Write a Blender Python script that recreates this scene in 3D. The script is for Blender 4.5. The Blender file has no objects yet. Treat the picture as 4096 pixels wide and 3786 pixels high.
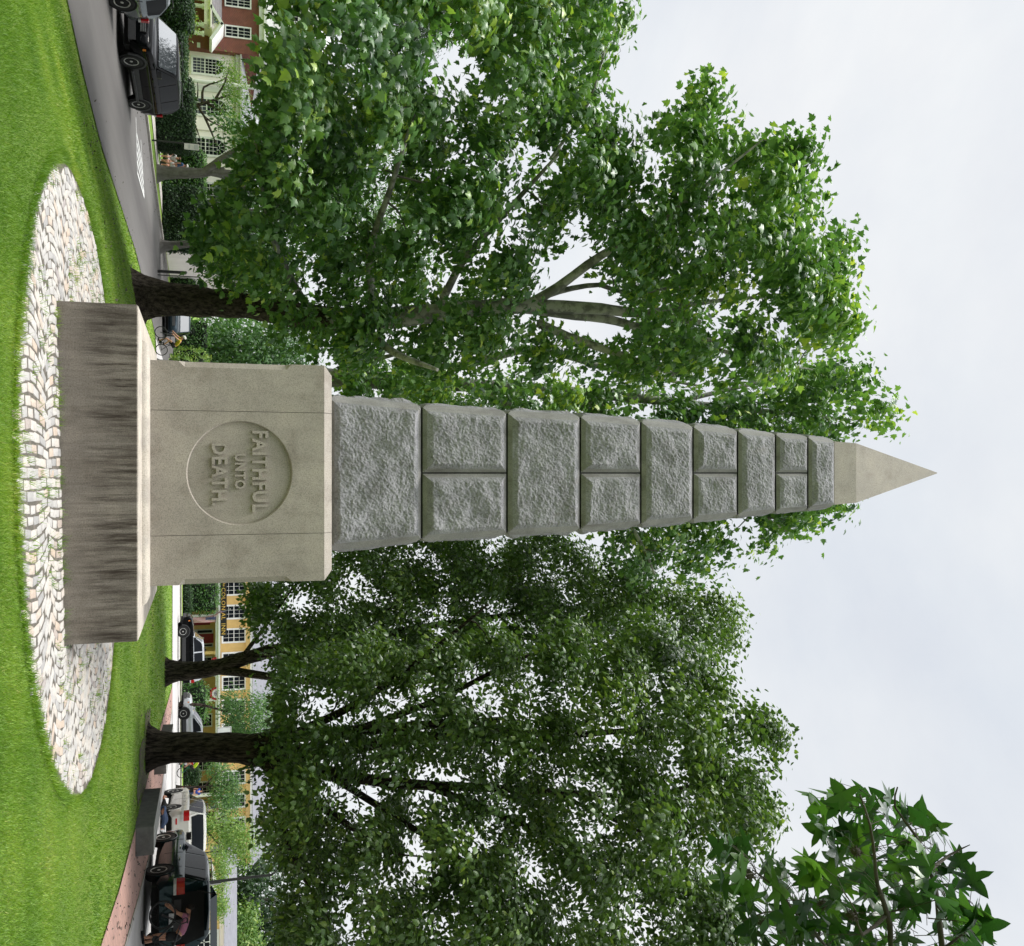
import bpy, bmesh, math, random
import numpy as np
from mathutils import Vector, Matrix, noise as mnoise
random.seed(7); RNG = np.random.default_rng(11)
S = bpy.context.scene; COL = S.collection
R = math.radians
# ---------------------------------------------------------------- camera geometry
F = 3030.0; PH = R(13.0); EYE = 1.6; U0 = 1893.0; V0 = 1500.0
cp, sp = math.cos(PH), math.sin(PH)

def sm(t):
    t = max(0.0, min(1.0, t)); return t*t*(3-2*t)

def g(X, Y):
    """height of the ground: nearly level round the monument, falling to the street on the left"""
    b = .0225*max(-4.5, min(4.5, X))
    k = sm((Y-22)/20)
    return b - (1-k)*sm((-3.5-X)/6.0)*.8 - k*sm((6-X)/16)*.75

def ray(u, v):
    x = (u-U0)/F; y = (v-V0)/F
    return x, cp-y*sp, sp+y*cp

def P(u, v, zc):
    a, b, c = ray(u, v); return Vector((a*zc, b*zc, EYE+c*zc))

def pr(u, v, Y):
    a, b, c = ray(u, v); t = Y/b; return a*t, EYE+c*t

# ---------------------------------------------------------------- tagging
def tag(o, label, cat, group=None, kind=None):
    o['label'] = label; o['category'] = cat
    if group: o['group'] = group
    if kind: o['kind'] = kind
    return o

def thing(name, label, cat, loc=(0, 0, 0), rz=0, group=None):
    o = bpy.data.objects.new(name, None); COL.objects.link(o)
    o.location = loc; o.rotation_euler = (0, 0, rz); o.empty_display_size = .2
    return tag(o, label, cat, group)

def struct(o, kind='structure'):
    o['kind'] = kind; return o

# ---------------------------------------------------------------- mesh builder
class MB:
    def __init__(s): s.v = []; s.f = []; s.m = []
    def add(s, vs, fs, m=0):
        n = len(s.v); s.v += [tuple(p) for p in vs]
        s.f += [tuple(i+n for i in f) for f in fs]; s.m += [m]*len(fs); return s
    def box(s, x0, x1, y0, y1, z0, z1, m=0, bev=0):
        if bev <= 0:
            vs = [(x, y, z) for z in (z0, z1) for y in (y0, y1) for x in (x0, x1)]
            return s.add(vs, [(0, 2, 3, 1), (4, 5, 7, 6), (0, 1, 5, 4), (2, 6, 7, 3), (0, 4, 6, 2), (1, 3, 7, 5)], m)
        bm = bmesh.new(); bmesh.ops.create_cube(bm, size=1)
        for p in bm.verts:
            p.co = Vector(((x0+x1)/2+p.co.x*(x1-x0), (y0+y1)/2+p.co.y*(y1-y0), (z0+z1)/2+p.co.z*(z1-z0)))
        bmesh.ops.bevel(bm, geom=list(bm.edges), offset=bev, segments=2, affect='EDGES', profile=.6)
        s.bm(bm, m); return s
    def bm(s, bm, m=0):
        bm.verts.index_update()
        s.add([p.co[:] for p in bm.verts], [[p.index for p in f.verts] for f in bm.faces], m); bm.free()
    def obox(s, c, ex, ey, ez, m=0):
        c = Vector(c); ex = Vector(ex); ey = Vector(ey); ez = Vector(ez)
        vs = [c+ex*i+ey*j+ez*k for k in (-1, 1) for j in (-1, 1) for i in (-1, 1)]
        return s.add(vs, [(0, 2, 3, 1), (4, 5, 7, 6), (0, 1, 5, 4), (2, 6, 7, 3), (0, 4, 6, 2), (1, 3, 7, 5)], m)
    def tube(s, pts, rad, n=8, m=0, caps=True):
        pts = [Vector(p) for p in pts]
        if not hasattr(rad, '__len__'): rad = [rad]*len(pts)
        vs = []; up = None
        for i, p in enumerate(pts):
            d = (pts[min(i+1, len(pts)-1)]-pts[max(i-1, 0)])
            d = d.normalized() if d.length > 1e-9 else Vector((0, 0, 1))
            if up is None:
                up = Vector((1, 0, 0)) if abs(d.x) < .8 else Vector((0, 1, 0))
            a = d.cross(up)
            a = a.normalized() if a.length > 1e-6 else d.orthogonal().normalized()
            b = a.cross(d); up = b
            for k in range(n):
                t = 2*math.pi*k/n
                vs.append(p+(a*math.cos(t)+b*math.sin(t))*rad[i])
        fs = [(i*n+k, i*n+(k+1) % n, (i+1)*n+(k+1) % n, (i+1)*n+k) for i in range(len(pts)-1) for k in range(n)]
        if caps: fs += [tuple(range(n))[::-1], tuple((len(pts)-1)*n+k for k in range(n))]
        return s.add(vs, fs, m)
    def prism(s, poly, fn0, fn1, m=0):
        n = len(poly)
        vs = [fn0(p) for p in poly]+[fn1(p) for p in poly]
        fs = [tuple(range(n))[::-1], tuple(range(n, 2*n))]+[(i, (i+1) % n, n+(i+1) % n, n+i) for i in range(n)]
        return s.add(vs, fs, m)
    def lathe(s, prof, c, ax=(0, 0, 1), n=24, m=0):
        """prof: (radius, height along axis)"""
        ax = Vector(ax).normalized(); a = ax.orthogonal().normalized(); b = ax.cross(a); c = Vector(c)
        vs = [c+ax*h+(a*math.cos(2*math.pi*k/n)+b*math.sin(2*math.pi*k/n))*r for r, h in prof for k in range(n)]
        fs = [(i*n+k, i*n+(k+1) % n, (i+1)*n+(k+1) % n, (i+1)*n+k) for i in range(len(prof)-1) for k in range(n)]
        fs += [tuple(range(n))[::-1], tuple((len(prof)-1)*n+k for k in range(n))]
        return s.add(vs, fs, m)
    def ball(s, c, r, m=0, nu=12, nv=8):
        if not hasattr(r, '__len__'): r = (r, r, r)
        bm = bmesh.new(); bmesh.ops.create_uvsphere(bm, u_segments=nu, v_segments=nv, radius=1)
        for p in bm.verts: p.co = Vector((c[0]+p.co.x*r[0], c[1]+p.co.y*r[1], c[2]+p.co.z*r[2]))
        s.bm(bm, m); return s
    def ring(s, c, ax, R0, r0, n=32, k=8, m=0, a0=0, a1=2*math.pi):
        ax = Vector(ax).normalized(); a = ax.orthogonal().normalized(); b = ax.cross(a); c = Vector(c)
        full = abs(a1-a0-2*math.pi) < 1e-6
        vs = []
        for i in range(n):
            t = a0+(a1-a0)*i/(n if full else n-1)
            d = a*math.cos(t)+b*math.sin(t)
            for j in range(k):
                q = 2*math.pi*j/k; vs.append(c+d*(R0+r0*math.cos(q))+ax*r0*math.sin(q))
        N = n if full else n-1
        fs = [(i*k+j, i*k+(j+1) % k, ((i+1) % n)*k+(j+1) % k, ((i+1) % n)*k+j) for i in range(N) for j in range(k)]
        return s.add(vs, fs, m)
    def build(s, name, mats, parent=None, world=True, smooth=None, fix=True):
        """links the collected geometry as ONE mesh object; world coordinates are made local to the parent"""
        me = bpy.data.meshes.new(name)
        off = Vector(parent_world(parent)) if (parent is not None and world) else Vector((0, 0, 0))
        me.from_pydata([(p[0]-off.x, p[1]-off.y, p[2]-off.z) for p in s.v], [], s.f)
        if not isinstance(mats, (list, tuple)): mats = [mats]
        for q in mats: me.materials.append(q)
        if len(mats) > 1: me.polygons.foreach_set('material_index', s.m)
        if fix:
            bm = bmesh.new(); bm.from_mesh(me); bmesh.ops.recalc_face_normals(bm, faces=bm.faces); bm.to_mesh(me); bm.free()
        if smooth is not None:
            me.polygons.foreach_set('use_smooth', [True]*len(me.polygons)); me.set_sharp_from_angle(angle=R(smooth))
        o = bpy.data.objects.new(name, me); COL.objects.link(o)
        if parent is not None: o.parent = parent
        return o

def parent_world(p):
    x = Vector((0, 0, 0))
    while p is not None: x += p.location; p = p.parent
    return x

def np_mesh(name, V, L, n_per, mats, parent=None, attr=None, matidx=None, smooth=False):
    """fast mesh: V (n,3), L flat loop indices, n_per = corners per face (int or array), attr = per-vertex float"""
    me = bpy.data.meshes.new(name)
    V = np.asarray(V, dtype=np.float32); L = np.asarray(L, dtype=np.int32).ravel()
    if parent is not None: V = V-np.array(parent_world(parent), dtype=np.float32)
    nf = len(L)//n_per if isinstance(n_per, int) else len(n_per)
    tot = np.full(nf, n_per, dtype=np.int32) if isinstance(n_per, int) else np.asarray(n_per, dtype=np.int32)
    st = np.concatenate([[0], np.cumsum(tot)[:-1]]).astype(np.int32)
    me.vertices.add(len(V)); me.vertices.foreach_set('co', V.ravel())
    me.loops.add(len(L)); me.loops.foreach_set('vertex_index', L)
    me.polygons.add(nf); me.polygons.foreach_set('loop_start', st); me.polygons.foreach_set('loop_total', tot)
    for q in (mats if isinstance(mats, (list, tuple)) else [mats]): me.materials.append(q)
    if matidx is not None: me.polygons.foreach_set('material_index', np.asarray(matidx, dtype=np.int32))
    if smooth: me.polygons.foreach_set('use_smooth', np.ones(nf, dtype=bool))
    me.update(calc_edges=True); me.validate()
    if attr is not None:
        a = me.attributes.new('lr', 'FLOAT', 'POINT'); a.data.foreach_set('value', np.asarray(attr, dtype=np.float32))
    o = bpy.data.objects.new(name, me); COL.objects.link(o)
    if parent is not None: o.parent = parent
    return o

def dup(o, parent=None, loc=None, rz=None):
    c = o.copy(); COL.objects.link(c)
    if parent is not None: c.parent = parent
    if loc is not None: c.location = loc
    if rz is not None: c.rotation_euler[2] = rz
    for ch in o.children: dup(ch, c)
    return c

# ---------------------------------------------------------------- materials
def nodes(name):
    m = bpy.data.materials.new(name); m.use_nodes = True
    t = m.node_tree; return m, t, t.nodes['Principled BSDF'], t.nodes['Material Output']

def coords(t, stretch=(1, 1, 1), kind='Object'):
    c = t.nodes.new('ShaderNodeTexCoord'); mp = t.nodes.new('ShaderNodeMapping')
    mp.inputs['Scale'].default_value = stretch; t.links.new(c.outputs[kind], mp.inputs[0]); return mp.outputs[0]

def noi(t, co, scale, detail=6, rough=.6):
    n = t.nodes.new('ShaderNodeTexNoise'); n.inputs['Scale'].default_value = scale
    n.inputs['Detail'].default_value = detail; n.inputs['Roughness'].default_value = rough
    t.links.new(co, n.inputs['Vector']); return n.outputs['Fac']

def ramp(t, fac, stops):
    r = t.nodes.new('ShaderNodeValToRGB'); e = r.color_ramp.elements
    while len(e) < len(stops): e.new(.5)
    for el, (p, c) in zip(e, stops): el.position = p; el.color = (*c, 1) if len(c) == 3 else c
    t.links.new(fac, r.inputs[0]); return r.outputs[0]

def mixc(t, fac, a, b, mode='MIX'):
    m = t.nodes.new('ShaderNodeMix'); m.data_type = 'RGBA'; m.blend_type = mode
    for s, x in ((m.inputs[0], fac), (m.inputs[6], a), (m.inputs[7], b)):
        if isinstance(x, (int, float)): s.default_value = x
        elif isinstance(x, tuple): s.default_value = (*x, 1) if len(x) == 3 else x
        else: t.links.new(x, s)
    return m.outputs[2]

def bump(t, b, h, strength, dist=.02):
    n = t.nodes.new('ShaderNodeBump'); n.inputs['Strength'].default_value = strength; n.inputs['Distance'].default_value = dist
    t.links.new(h, n.inputs['Height']); t.links.new(n.outputs[0], b.inputs['Normal'])

def mat(name, c1, c2=None, sc=6, rough=.7, metal=0, bmp=0, bsc=60, stretch=(1, 1, 1), con=(.35, .65), bd=.01, coat=0, spec=.4):
    m, t, b, o = nodes(name)
    b.inputs['Roughness'].default_value = rough; b.inputs['Metallic'].default_value = metal
    b.inputs['Specular IOR Level'].default_value = spec
    if coat: b.inputs['Coat Weight'].default_value = coat; b.inputs['Coat Roughness'].default_value = .05
    if c2 is None: c2 = tuple(x*.86 for x in c1)
    co = coords(t, stretch)
    t.links.new(ramp(t, noi(t, co, sc), [(con[0], c1), (con[1], c2)]), b.inputs['Base Color'])
    if bmp: bump(t, b, noi(t, co, bsc, 5), bmp, bd)
    return m

def leafmat(name, stops, trans=.35, rough=.45, tcol=1.6):
    m, t, b, o = nodes(name)
    a = t.nodes.new('ShaderNodeAttribute'); a.attribute_name = 'lr'
    c = ramp(t, a.outputs['Fac'], stops)
    t.links.new(c, b.inputs['Base Color']); b.inputs['Roughness'].default_value = rough
    tr = t.nodes.new('ShaderNodeBsdfTranslucent')
    t.links.new(mixc(t, 1.0, c, (tcol, tcol*1.05, tcol*.5), 'MULTIPLY'), tr.inputs[0])
    mx = t.nodes.new('ShaderNodeMixShader'); mx.inputs[0].default_value = trans
    t.links.new(b.outputs[0], mx.inputs[1]); t.links.new(tr.outputs[0], mx.inputs[2]); t.links.new(mx.outputs[0], o.inputs[0])
    return m

M = {}
M['white'] = mat('white_paint', (.78, .78, .75), (.68, .68, .66), 3, .5)
M['cream'] = mat('cream_stucco', (.93, .85, .83), (.86, .78, .76), 1.2, .85, bmp=.15)
M['trimgrey'] = mat('grey_trim', (.55, .54, .5), (.42, .41, .38), 3, .7)
M['yellow'] = mat('yellow_clapboard', (.70, .48, .18), (.62, .42, .155), 2.5, .7)
M['yellow_flat'] = mat('yellow_wall', (.72, .50, .20), (.66, .45, .18), 1.2, .7)
M['glass'] = mat('window_glass', (.010, .012, .015), (.015, .017, .02), 1, .04, spec=.05)
M['shade_glass'] = mat('window_glass_blue', (.07, .075, .10), (.055, .055, .08), 1, .2)
M['black'] = mat('black_metal', (.012, .012, .013), (.02, .02, .02), 5, .45)
M['rubber'] = mat('tyre_rubber', (.012, .012, .012), (.02, .02, .02), 12, .85)
M['well'] = mat('wheel_well_black', (.006, .006, .006), (.01, .01, .01), 4, .95)
M['alloy'] = mat('alloy_rim', (.52, .52, .50), (.42, .42, .41), 8, .35, .2)
M['red'] = mat('red_paint', (.25, .012, .015), (.2, .01, .012), 3, .5)
M['redlens'] = mat('red_lens', (.45, .008, .012), (.35, .006, .01), 6, .12)
M['amber'] = mat('amber_lens', (.75, .22, .04), (.65, .18, .03), 6, .15)
M['lens'] = mat('clear_lens', (.6, .6, .58), (.45, .45, .45), 14, .1)
M['chrome'] = mat('chrome', (.7, .7, .7), (.6, .6, .6), 6, .12, 1)
M['plate'] = mat('number_plate', (.7, .72, .72), (.6, .62, .64), 8, .5)
M['gold'] = mat('gold_lettering', (.80, .52, .12), (.7, .45, .1), 9, .4, .1)
M['signblack'] = mat('sign_black', (.010, .009, .009), (.015, .014, .013), 2, .6)
M['greysteel'] = mat('galvanised_steel', (.34, .35, .35), (.28, .29, .29), 5, .5, .4)
M['signgreen'] = mat('sign_green', (.0, .22, .12), (.0, .19, .10), 3, .45)
M['signwhite'] = mat('sign_white', (.72, .74, .74), (.66, .68, .68), 3, .5)
M['roofgrey'] = mat('slate_roof', (.22, .22, .245), (.17, .17, .19), 1.5, .8, stretch=(1, 1, 6), bmp=.3, bsc=12)
M['roofdark'] = mat('weathered_shingle', (.13, .12, .125), (.2, .19, .19), 3, .9, stretch=(1, 1, 5), bmp=.5, bsc=10)
M['skin'] = mat('skin', (.52, .27, .18), (.45, .22, .14), 6, .55)
M['granite_block'] = mat('dark_granite', (.13, .13, .125), (.085, .085, .082), 5, .85, bmp=.5, bsc=40)
M['granite_top'] = mat('pale_granite', (.5, .49, .46), (.38, .37, .35), 9, .85, bmp=.4, bsc=60)
M['bark'] = mat('brown_bark', (.030, .023, .019), (.13, .102, .085), 11, .95, bmp=1, bsc=26, stretch=(1, 1, .5), bd=.10, con=(.38, .64), spec=.1)
M['bark_dark'] = mat('dark_furrowed_bark', (.012, .010, .008), (.085, .070, .056), 15, .95, bmp=1, bsc=30, stretch=(1, 1, .22), bd=.10, con=(.40, .62), spec=.1)
M['bark_pale'] = mat('sycamore_upper_bark', (.40, .39, .35), (.17, .165, .15), 3.2, .85, bmp=.3, bsc=20, con=(.44, .56))
M['bark_grey'] = mat('grey_bark', (.11, .10, .09), (.19, .18, .165), 6, .95, bmp=.8, bsc=24, stretch=(1, 1, .4), bd=.04)
M['twig'] = mat('twig_bark', (.06, .05, .04), (.10, .09, .07), 9, .9)
M['mortar'] = mat('joint_grit', (.15, .13, .11), (.08, .075, .06), 9, .95, bmp=.6, bsc=60)
# lawn: patchy turf
def lawn_mat():
    m, t, b, o = nodes('turf'); co = coords(t)
    big = ramp(t, noi(t, co, .22, 4), [(.3, (.13, .26, .022)), (.52, (.22, .36, .036)), (.75, (.36, .44, .060))])
    fine = ramp(t, noi(t, co, 26, 8, .75), [(.3, (.38, .38, .38)), (.62, (1.0, 1.0, 1.0)), (.8, (1.25, 1.2, 1.1))])
    c = mixc(t, 1, big, fine, 'MULTIPLY')
    dry = ramp(t, noi(t, co, 1.7, 5), [(.66, (0, 0, 0)), (.78, (1, 1, 1))])
    d = t.nodes.new('ShaderNodeMath'); d.operation = 'MULTIPLY'; d.inputs[1].default_value = .35; t.links.new(dry, d.inputs[0])
    t.links.new(mixc(t, d.outputs[0], c, (.30, .30, .09)), b.inputs['Base Color'])
    b.inputs['Roughness'].default_value = .9; bump(t, b, noi(t, co, 45, 6, .8), 1, .05); return m
M['lawn'] = lawn_mat()
M['grass'] = leafmat('grass_blade', [(0, (.065, .165, .012)), (.45, (.185, .335, .030)), (.8, (.32, .44, .055)), (1, (.50, .48, .16))], .3, .5, 1.2)
M['asphalt'] = mat('asphalt', (.085, .08, .078), (.145, .138, .132), .35, .95, bmp=.5, bsc=90, stretch=(1, .12, 1), con=(.3, .7), spec=.08)
M['asphalt_glare'] = mat('asphalt_with_sky_glare', (.40, .38, .37), (.47, .45, .44), .6, .9, bmp=.3, bsc=80, spec=.15)  # paler than the left road: low-angle sky reflection put into the colour
M['concrete'] = mat('concrete', (.46, .43, .38), (.36, .34, .31), 1.5, .85, bmp=.3, bsc=70)
M['kerb'] = mat('granite_kerb', (.40, .37, .33), (.24, .22, .2), 4, .85, bmp=.4, bsc=60)
M['linewhite'] = mat('road_paint', (.74, .74, .72), (.58, .58, .56), 9, .7)
M['linered'] = M['red']
def brick(name, a, b_, mo, sc, rw=.5, rh=.25, rough=.85):
    m, t, b, o = nodes(name); co = coords(t)
    br = t.nodes.new('ShaderNodeTexBrick'); br.inputs['Scale'].default_value = sc
    br.inputs['Color1'].default_value = (*a, 1); br.inputs['Color2'].default_value = (*b_, 1); br.inputs['Mortar'].default_value = (*mo, 1)
    br.inputs['Mortar Size'].default_value = .012; br.inputs['Brick Width'].default_value = rw; br.inputs['Row Height'].default_value = rh
    return m, t, b, br, co
def brick_wall():
    m, t, b, br, co = brick('red_brick', (.23, .055, .034), (.17, .042, .028), (.20, .11, .085), 1.0, .21, .072)
    s = t.nodes.new('ShaderNodeSeparateXYZ'); c = t.nodes.new('ShaderNodeCombineXYZ'); t.links.new(co, s.inputs[0])
    t.links.new(s.outputs['X'], c.inputs['X']); t.links.new(s.outputs['Z'], c.inputs['Y']); t.links.new(c.outputs[0], br.inputs['Vector'])
    t.links.new(mixc(t, 1, br.outputs[0], ramp(t, noi(t, co, 1.5), [(.3, (.75, .75, .75)), (.7, (1.1, 1.1, 1.1))]), 'MULTIPLY'), b.inputs['Base Color'])
    b.inputs['Roughness'].default_value = .9; return m
M['brick'] = brick_wall()
def brick_path():
    m, t, b, br, co = brick('brick_paving', (.42, .24, .19), (.33, .19, .16), (.22, .15, .12), 1.0, .21, .105)
    t.links.new(co, br.inputs['Vector'])
    spots = ramp(t, noi(t, co, 3.2, 8, .7), [(.62, (1, 1, 1)), (.72, (.28, .27, .25))])
    c = mixc(t, 1, br.outputs[0], spots, 'MULTIPLY')
    t.links.new(mixc(t, 1, c, ramp(t, noi(t, co, .8), [(.3, (.85, .85, .85)), (.7, (1.12, 1.12, 1.12))]), 'MULTIPLY'), b.inputs['Base Color'])
    b.inputs['Roughness'].default_value = .9; return m
M['brickpath'] = brick_path()
# monument stone
def stone(name, c1, c2, stain, sc=3, amount=(.46, .66), streak=(9, 9, .8), speck=90, bmp=.25, zfade=None):
    m, t, b, o = nodes(name); co = coords(t)
    base = ramp(t, noi(t, co, sc, 6), [(.3, c1), (.7, c2)])
    sp_ = ramp(t, noi(t, co, speck, 3, .8), [(.32, (.55, .55, .54)), (.5, (1, 1, 1)), (.72, (1.22, 1.21, 1.19))])
    c = mixc(t, 1, base, sp_, 'MULTIPLY')
    c = mixc(t, 1, c, ramp(t, noi(t, co, 2.7, 9, .7), [(.32, (.80, .78, .76)), (.5, (1, 1, 1)), (.7, (1.10, 1.09, 1.07))]), 'MULTIPLY')
    st = ramp(t, noi(t, coords(t, streak), 1.0, 8, .68), [(amount[0], (0, 0, 0)), (amount[1], (1, 1, 1))])
    if zfade:
        s = t.nodes.new('ShaderNodeSeparateXYZ'); t.links.new(coords(t), s.inputs[0])
        mr = t.nodes.new('ShaderNodeMapRange'); mr.interpolation_type = 'SMOOTHSTEP'
        mr.inputs[1].default_value, mr.inputs[2].default_value, mr.inputs[3].default_value, mr.inputs[4].default_value = zfade
        t.links.new(s.outputs['Z'], mr.inputs[0])
        q = t.nodes.new('ShaderNodeMath'); q.operation = 'MULTIPLY'; t.links.new(st, q.inputs[0]); t.links.new(mr.outputs[0], q.inputs[1]); st = q.outputs[0]
        fine = ramp(t, noi(t, coords(t, (17, 17, 1.0)), 1.0, 10, .75), [(.40, (.12, .12, .12)), (.58, (1, 1, 1))])
        q = t.nodes.new('ShaderNodeMath'); q.operation = 'MULTIPLY'; t.links.new(st, q.inputs[0]); t.links.new(fine, q.inputs[1]); st = q.outputs[0]
        c = mixc(t, .40 if zfade[0] < 1 else .06, c, mixc(t, 1, c, ramp(t, noi(t, coords(t, (11, 11, .9)), 1.0, 9, .7), [(.36, (.5, .46, .42)), (.6, (1.12, 1.12, 1.12))]), 'MULTIPLY'))
    t.links.new(mixc(t, st, c, stain), b.inputs['Base Color'])
    b.inputs['Roughness'].default_value = .88
    bump(t, b, noi(t, co, speck, 4, .75), bmp, .006); return m
M['plinth'] = stone('weathered_plinth_stone', (.285, .255, .215), (.20, .18, .155), (.034, .024, .016), 2.2, (.34, .54), (3.2, 3.2, .5), 60, .5, (.0, .62, .12, 1))
M['ledge'] = stone('pale_ledge_stone', (.52, .47, .40), (.42, .38, .33), (.30, .27, .24), 3, (.5, .8), (3, 3, 3), 80, .2)
M['die'] = stone('grey_buff_granite', (.385, .345, .298), (.315, .282, .245), (.13, .105, .085), 1.6, (.52, .80), (5, 5, .8), 75, .45, (2.35, 3.2, .12, .85))
M['rough'] = stone('rock_faced_granite', (.295, .29, .305), (.20, .197, .208), (.17, .145, .12), 3.5, (.60, .85), (3, 3, 1), 38, 1.0)
M['draft'] = stone('dressed_granite', (.285, .275, .265), (.21, .205, .2), (.11, .10, .09), 3, (.5, .8), (4, 4, 1.2), 90, .25)
M['cap'] = stone('capstone_granite', (.37, .33, .285), (.315, .285, .25), (.26, .22, .19), 2, (.58, .8), (4, 4, 1.5), 80, .2)
def sett_mat():
    m, t, b, o = nodes('pale_setts'); co = coords(t)
    a = t.nodes.new('ShaderNodeAttribute'); a.attribute_name = 'lr'
    c = ramp(t, a.outputs['Fac'], [(0, (.32, .31, .30)), (.2, (.43, .41, .39)), (.55, (.50, .475, .44)), (.85, (.50, .445, .39)), (.95, (.48, .38, .30)), (1, (.33, .30, .29))])
    t.links.new(mixc(t, 1, c, ramp(t, noi(t, co, 30, 6, .7), [(.3, (.72, .72, .72)), (.55, (1, 1, 1)), (.8, (1.12, 1.12, 1.12))]), 'MULTIPLY'), b.inputs['Base Color'])
    b.inputs['Roughness'].default_value = .85; bump(t, b, noi(t, co, 60, 5), .5, .01); return m
M['sett'] = sett_mat()
# foliage
M['leaf_syc'] = leafmat('sycamore_leaf', [(0, (.032, .085, .026)), (.35, (.080, .180, .048)), (.68, (.155, .285, .075)), (.88, (.30, .44, .065)), (1, (.44, .52, .10))], .27, .36)
M['leaf_lin'] = leafmat('linden_leaf', [(0, (.026, .056, .014)), (.4, (.060, .116, .028)), (.75, (.112, .19, .042)), (1, (.22, .30, .06))], .26, .38)
M['leaf_gum'] = leafmat('sweetgum_leaf', [(0, (.010, .036, .010)), (.5, (.022, .068, .014)), (1, (.070, .155, .024))], .30, .33, 2.4)
M['leaf_dark'] = leafmat('dark_leaf', [(0, (.010, .030, .010)), (.5, (.022, .058, .018)), (1, (.05, .10, .03))], .25, .5)
M['leaf_light'] = leafmat('light_leaf', [(0, (.06, .14, .02)), (.5, (.14, .25, .045)), (1, (.34, .40, .11))], .35, .5)
M['leaf_mid'] = leafmat('mid_leaf', [(0, (.025, .075, .02)), (.5, (.055, .14, .03)), (1, (.13, .24, .05))], .3, .5)
M['leaf_hedge'] = leafmat('yew_leaf', [(0, (.008, .026, .009)), (.5, (.020, .055, .016)), (.85, (.05, .11, .028)), (1, (.09, .16, .04))], .2, .6)
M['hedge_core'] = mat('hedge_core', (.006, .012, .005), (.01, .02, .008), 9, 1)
# ================================================================ camera, sky, sun
cd = bpy.data.cameras.new('camera'); cam = bpy.data.objects.new('camera', cd); COL.objects.link(cam); S.camera = cam
cd.sensor_width = 36; cd.lens = 36*F/4096; cd.shift_x = (2048-V0)/4096; cd.clip_start = .1; cd.clip_end = 4000
# the photograph was taken with the camera turned on its side: image right is up in the world
cam.matrix_world = Matrix(((0, -1, 0, 0), (-sp, 0, -cp, 0), (cp, 0, -sp, EYE), (0, 0, 0, 1)))
S.view_settings.view_transform = 'Standard'; S.view_settings.look = 'None'; S.view_settings.gamma = 1
S.view_settings.exposure = EXPO = 0.25
SUN = Vector((-.30, -.12, .94)).normalized()
w = bpy.data.worlds.new('World'); S.world = w; w.use_nodes = True
t = w.node_tree; t.nodes.clear()
sky = t.nodes.new('ShaderNodeTexSky'); sky.sky_type = 'NISHITA'; sky.sun_disc = False
sky.sun_elevation = math.asin(SUN.z); sky.sun_rotation = math.atan2(SUN.x, SUN.y)
tc = t.nodes.new('ShaderNodeTexCoord'); mp = t.nodes.new('ShaderNodeMapping'); mp.inputs['Scale'].default_value = (1.0, 1.0, 2.2)
t.links.new(tc.outputs['Generated'], mp.inputs[0])
n1 = noi(t, mp.outputs[0], 1.6, 7, .55); n2 = noi(t, mp.outputs[0], 3.4, 8, .6)
cl = ramp(t, n1, [(.30, (.67, .71, .76)), (.46, (.745, .77, .795)), (.62, (.81, .82, .825))])
cl = mixc(t, 1, cl, ramp(t, n2, [(.3, (.95, .95, .965)), (.7, (1.04, 1.04, 1.03))]), 'MULTIPLY')
# brighter cloud where the sun stands behind it, overhead
dt = t.nodes.new('ShaderNodeVectorMath'); dt.operation = 'DOT_PRODUCT'
t.links.new(tc.outputs['Generated'], dt.inputs[0]); dt.inputs[1].default_value = SUN
mr = t.nodes.new('ShaderNodeMapRange'); mr.interpolation_type = 'SMOOTHSTEP'
for i, x in ((1, .80), (2, .995), (3, 1.0), (4, 7.5)): mr.inputs[i].default_value = x
t.links.new(dt.outputs['Value'], mr.inputs[0])
cl = mixc(t, 1, cl, mr.outputs[0], 'MULTIPLY')
sk = mixc(t, 1, sky.outputs[0], (.10, .10, .10), 'MULTIPLY')
bg = t.nodes.new('ShaderNodeBackground'); bg.inputs[1].default_value = 1.0
t.links.new(mixc(t, .90, sk, cl), bg.inputs[0])
wo = t.nodes.new('ShaderNodeOutputWorld'); t.links.new(bg.outputs[0], wo.inputs[0])
ld = bpy.data.lights.new('sun', 'SUN'); ld.energy = 2.1; ld.angle = R(13); ld.color = (1, .965, .90)
lo = bpy.data.objects.new('sun', ld); COL.objects.link(lo); lo.rotation_euler = (-SUN).to_track_quat('-Z', 'Y').to_euler(); lo.location = (0, 0, 60)
# ================================================================ ground
def axis(a, b, st, far0, far1):
    x = list(np.arange(a, b+1e-6, st)); d = st; lo_ = [a]; hi = [x[-1]]
    while lo_[-1] > far0: d *= 1.35; lo_.append(lo_[-1]-d)
    d = st
    while hi[-1] < far1: d *= 1.35; hi.append(hi[-1]+d)
    return lo_[1:][::-1]+x+hi[1:]
xs = axis(-24, 26, .5, -900, 900); ys = axis(-6, 62, .5, -300, 1500)
V = np.array([(x, y, g(x, y)) for y in ys for x in xs]); nx = len(xs)
L = [(j*nx+i, j*nx+i+1, (j+1)*nx+i+1, (j+1)*nx+i) for j in range(len(ys)-1) for i in range(nx-1)]
struct(np_mesh('lawn', V, L, 4, M['lawn'], smooth=True))

def interp(pl, y):
    for (a, b), (c, d) in zip(pl, pl[1:]):
        if y <= c: return b+(d-b)*(y-a)/(c-a)
    return pl[-1][1]

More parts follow.
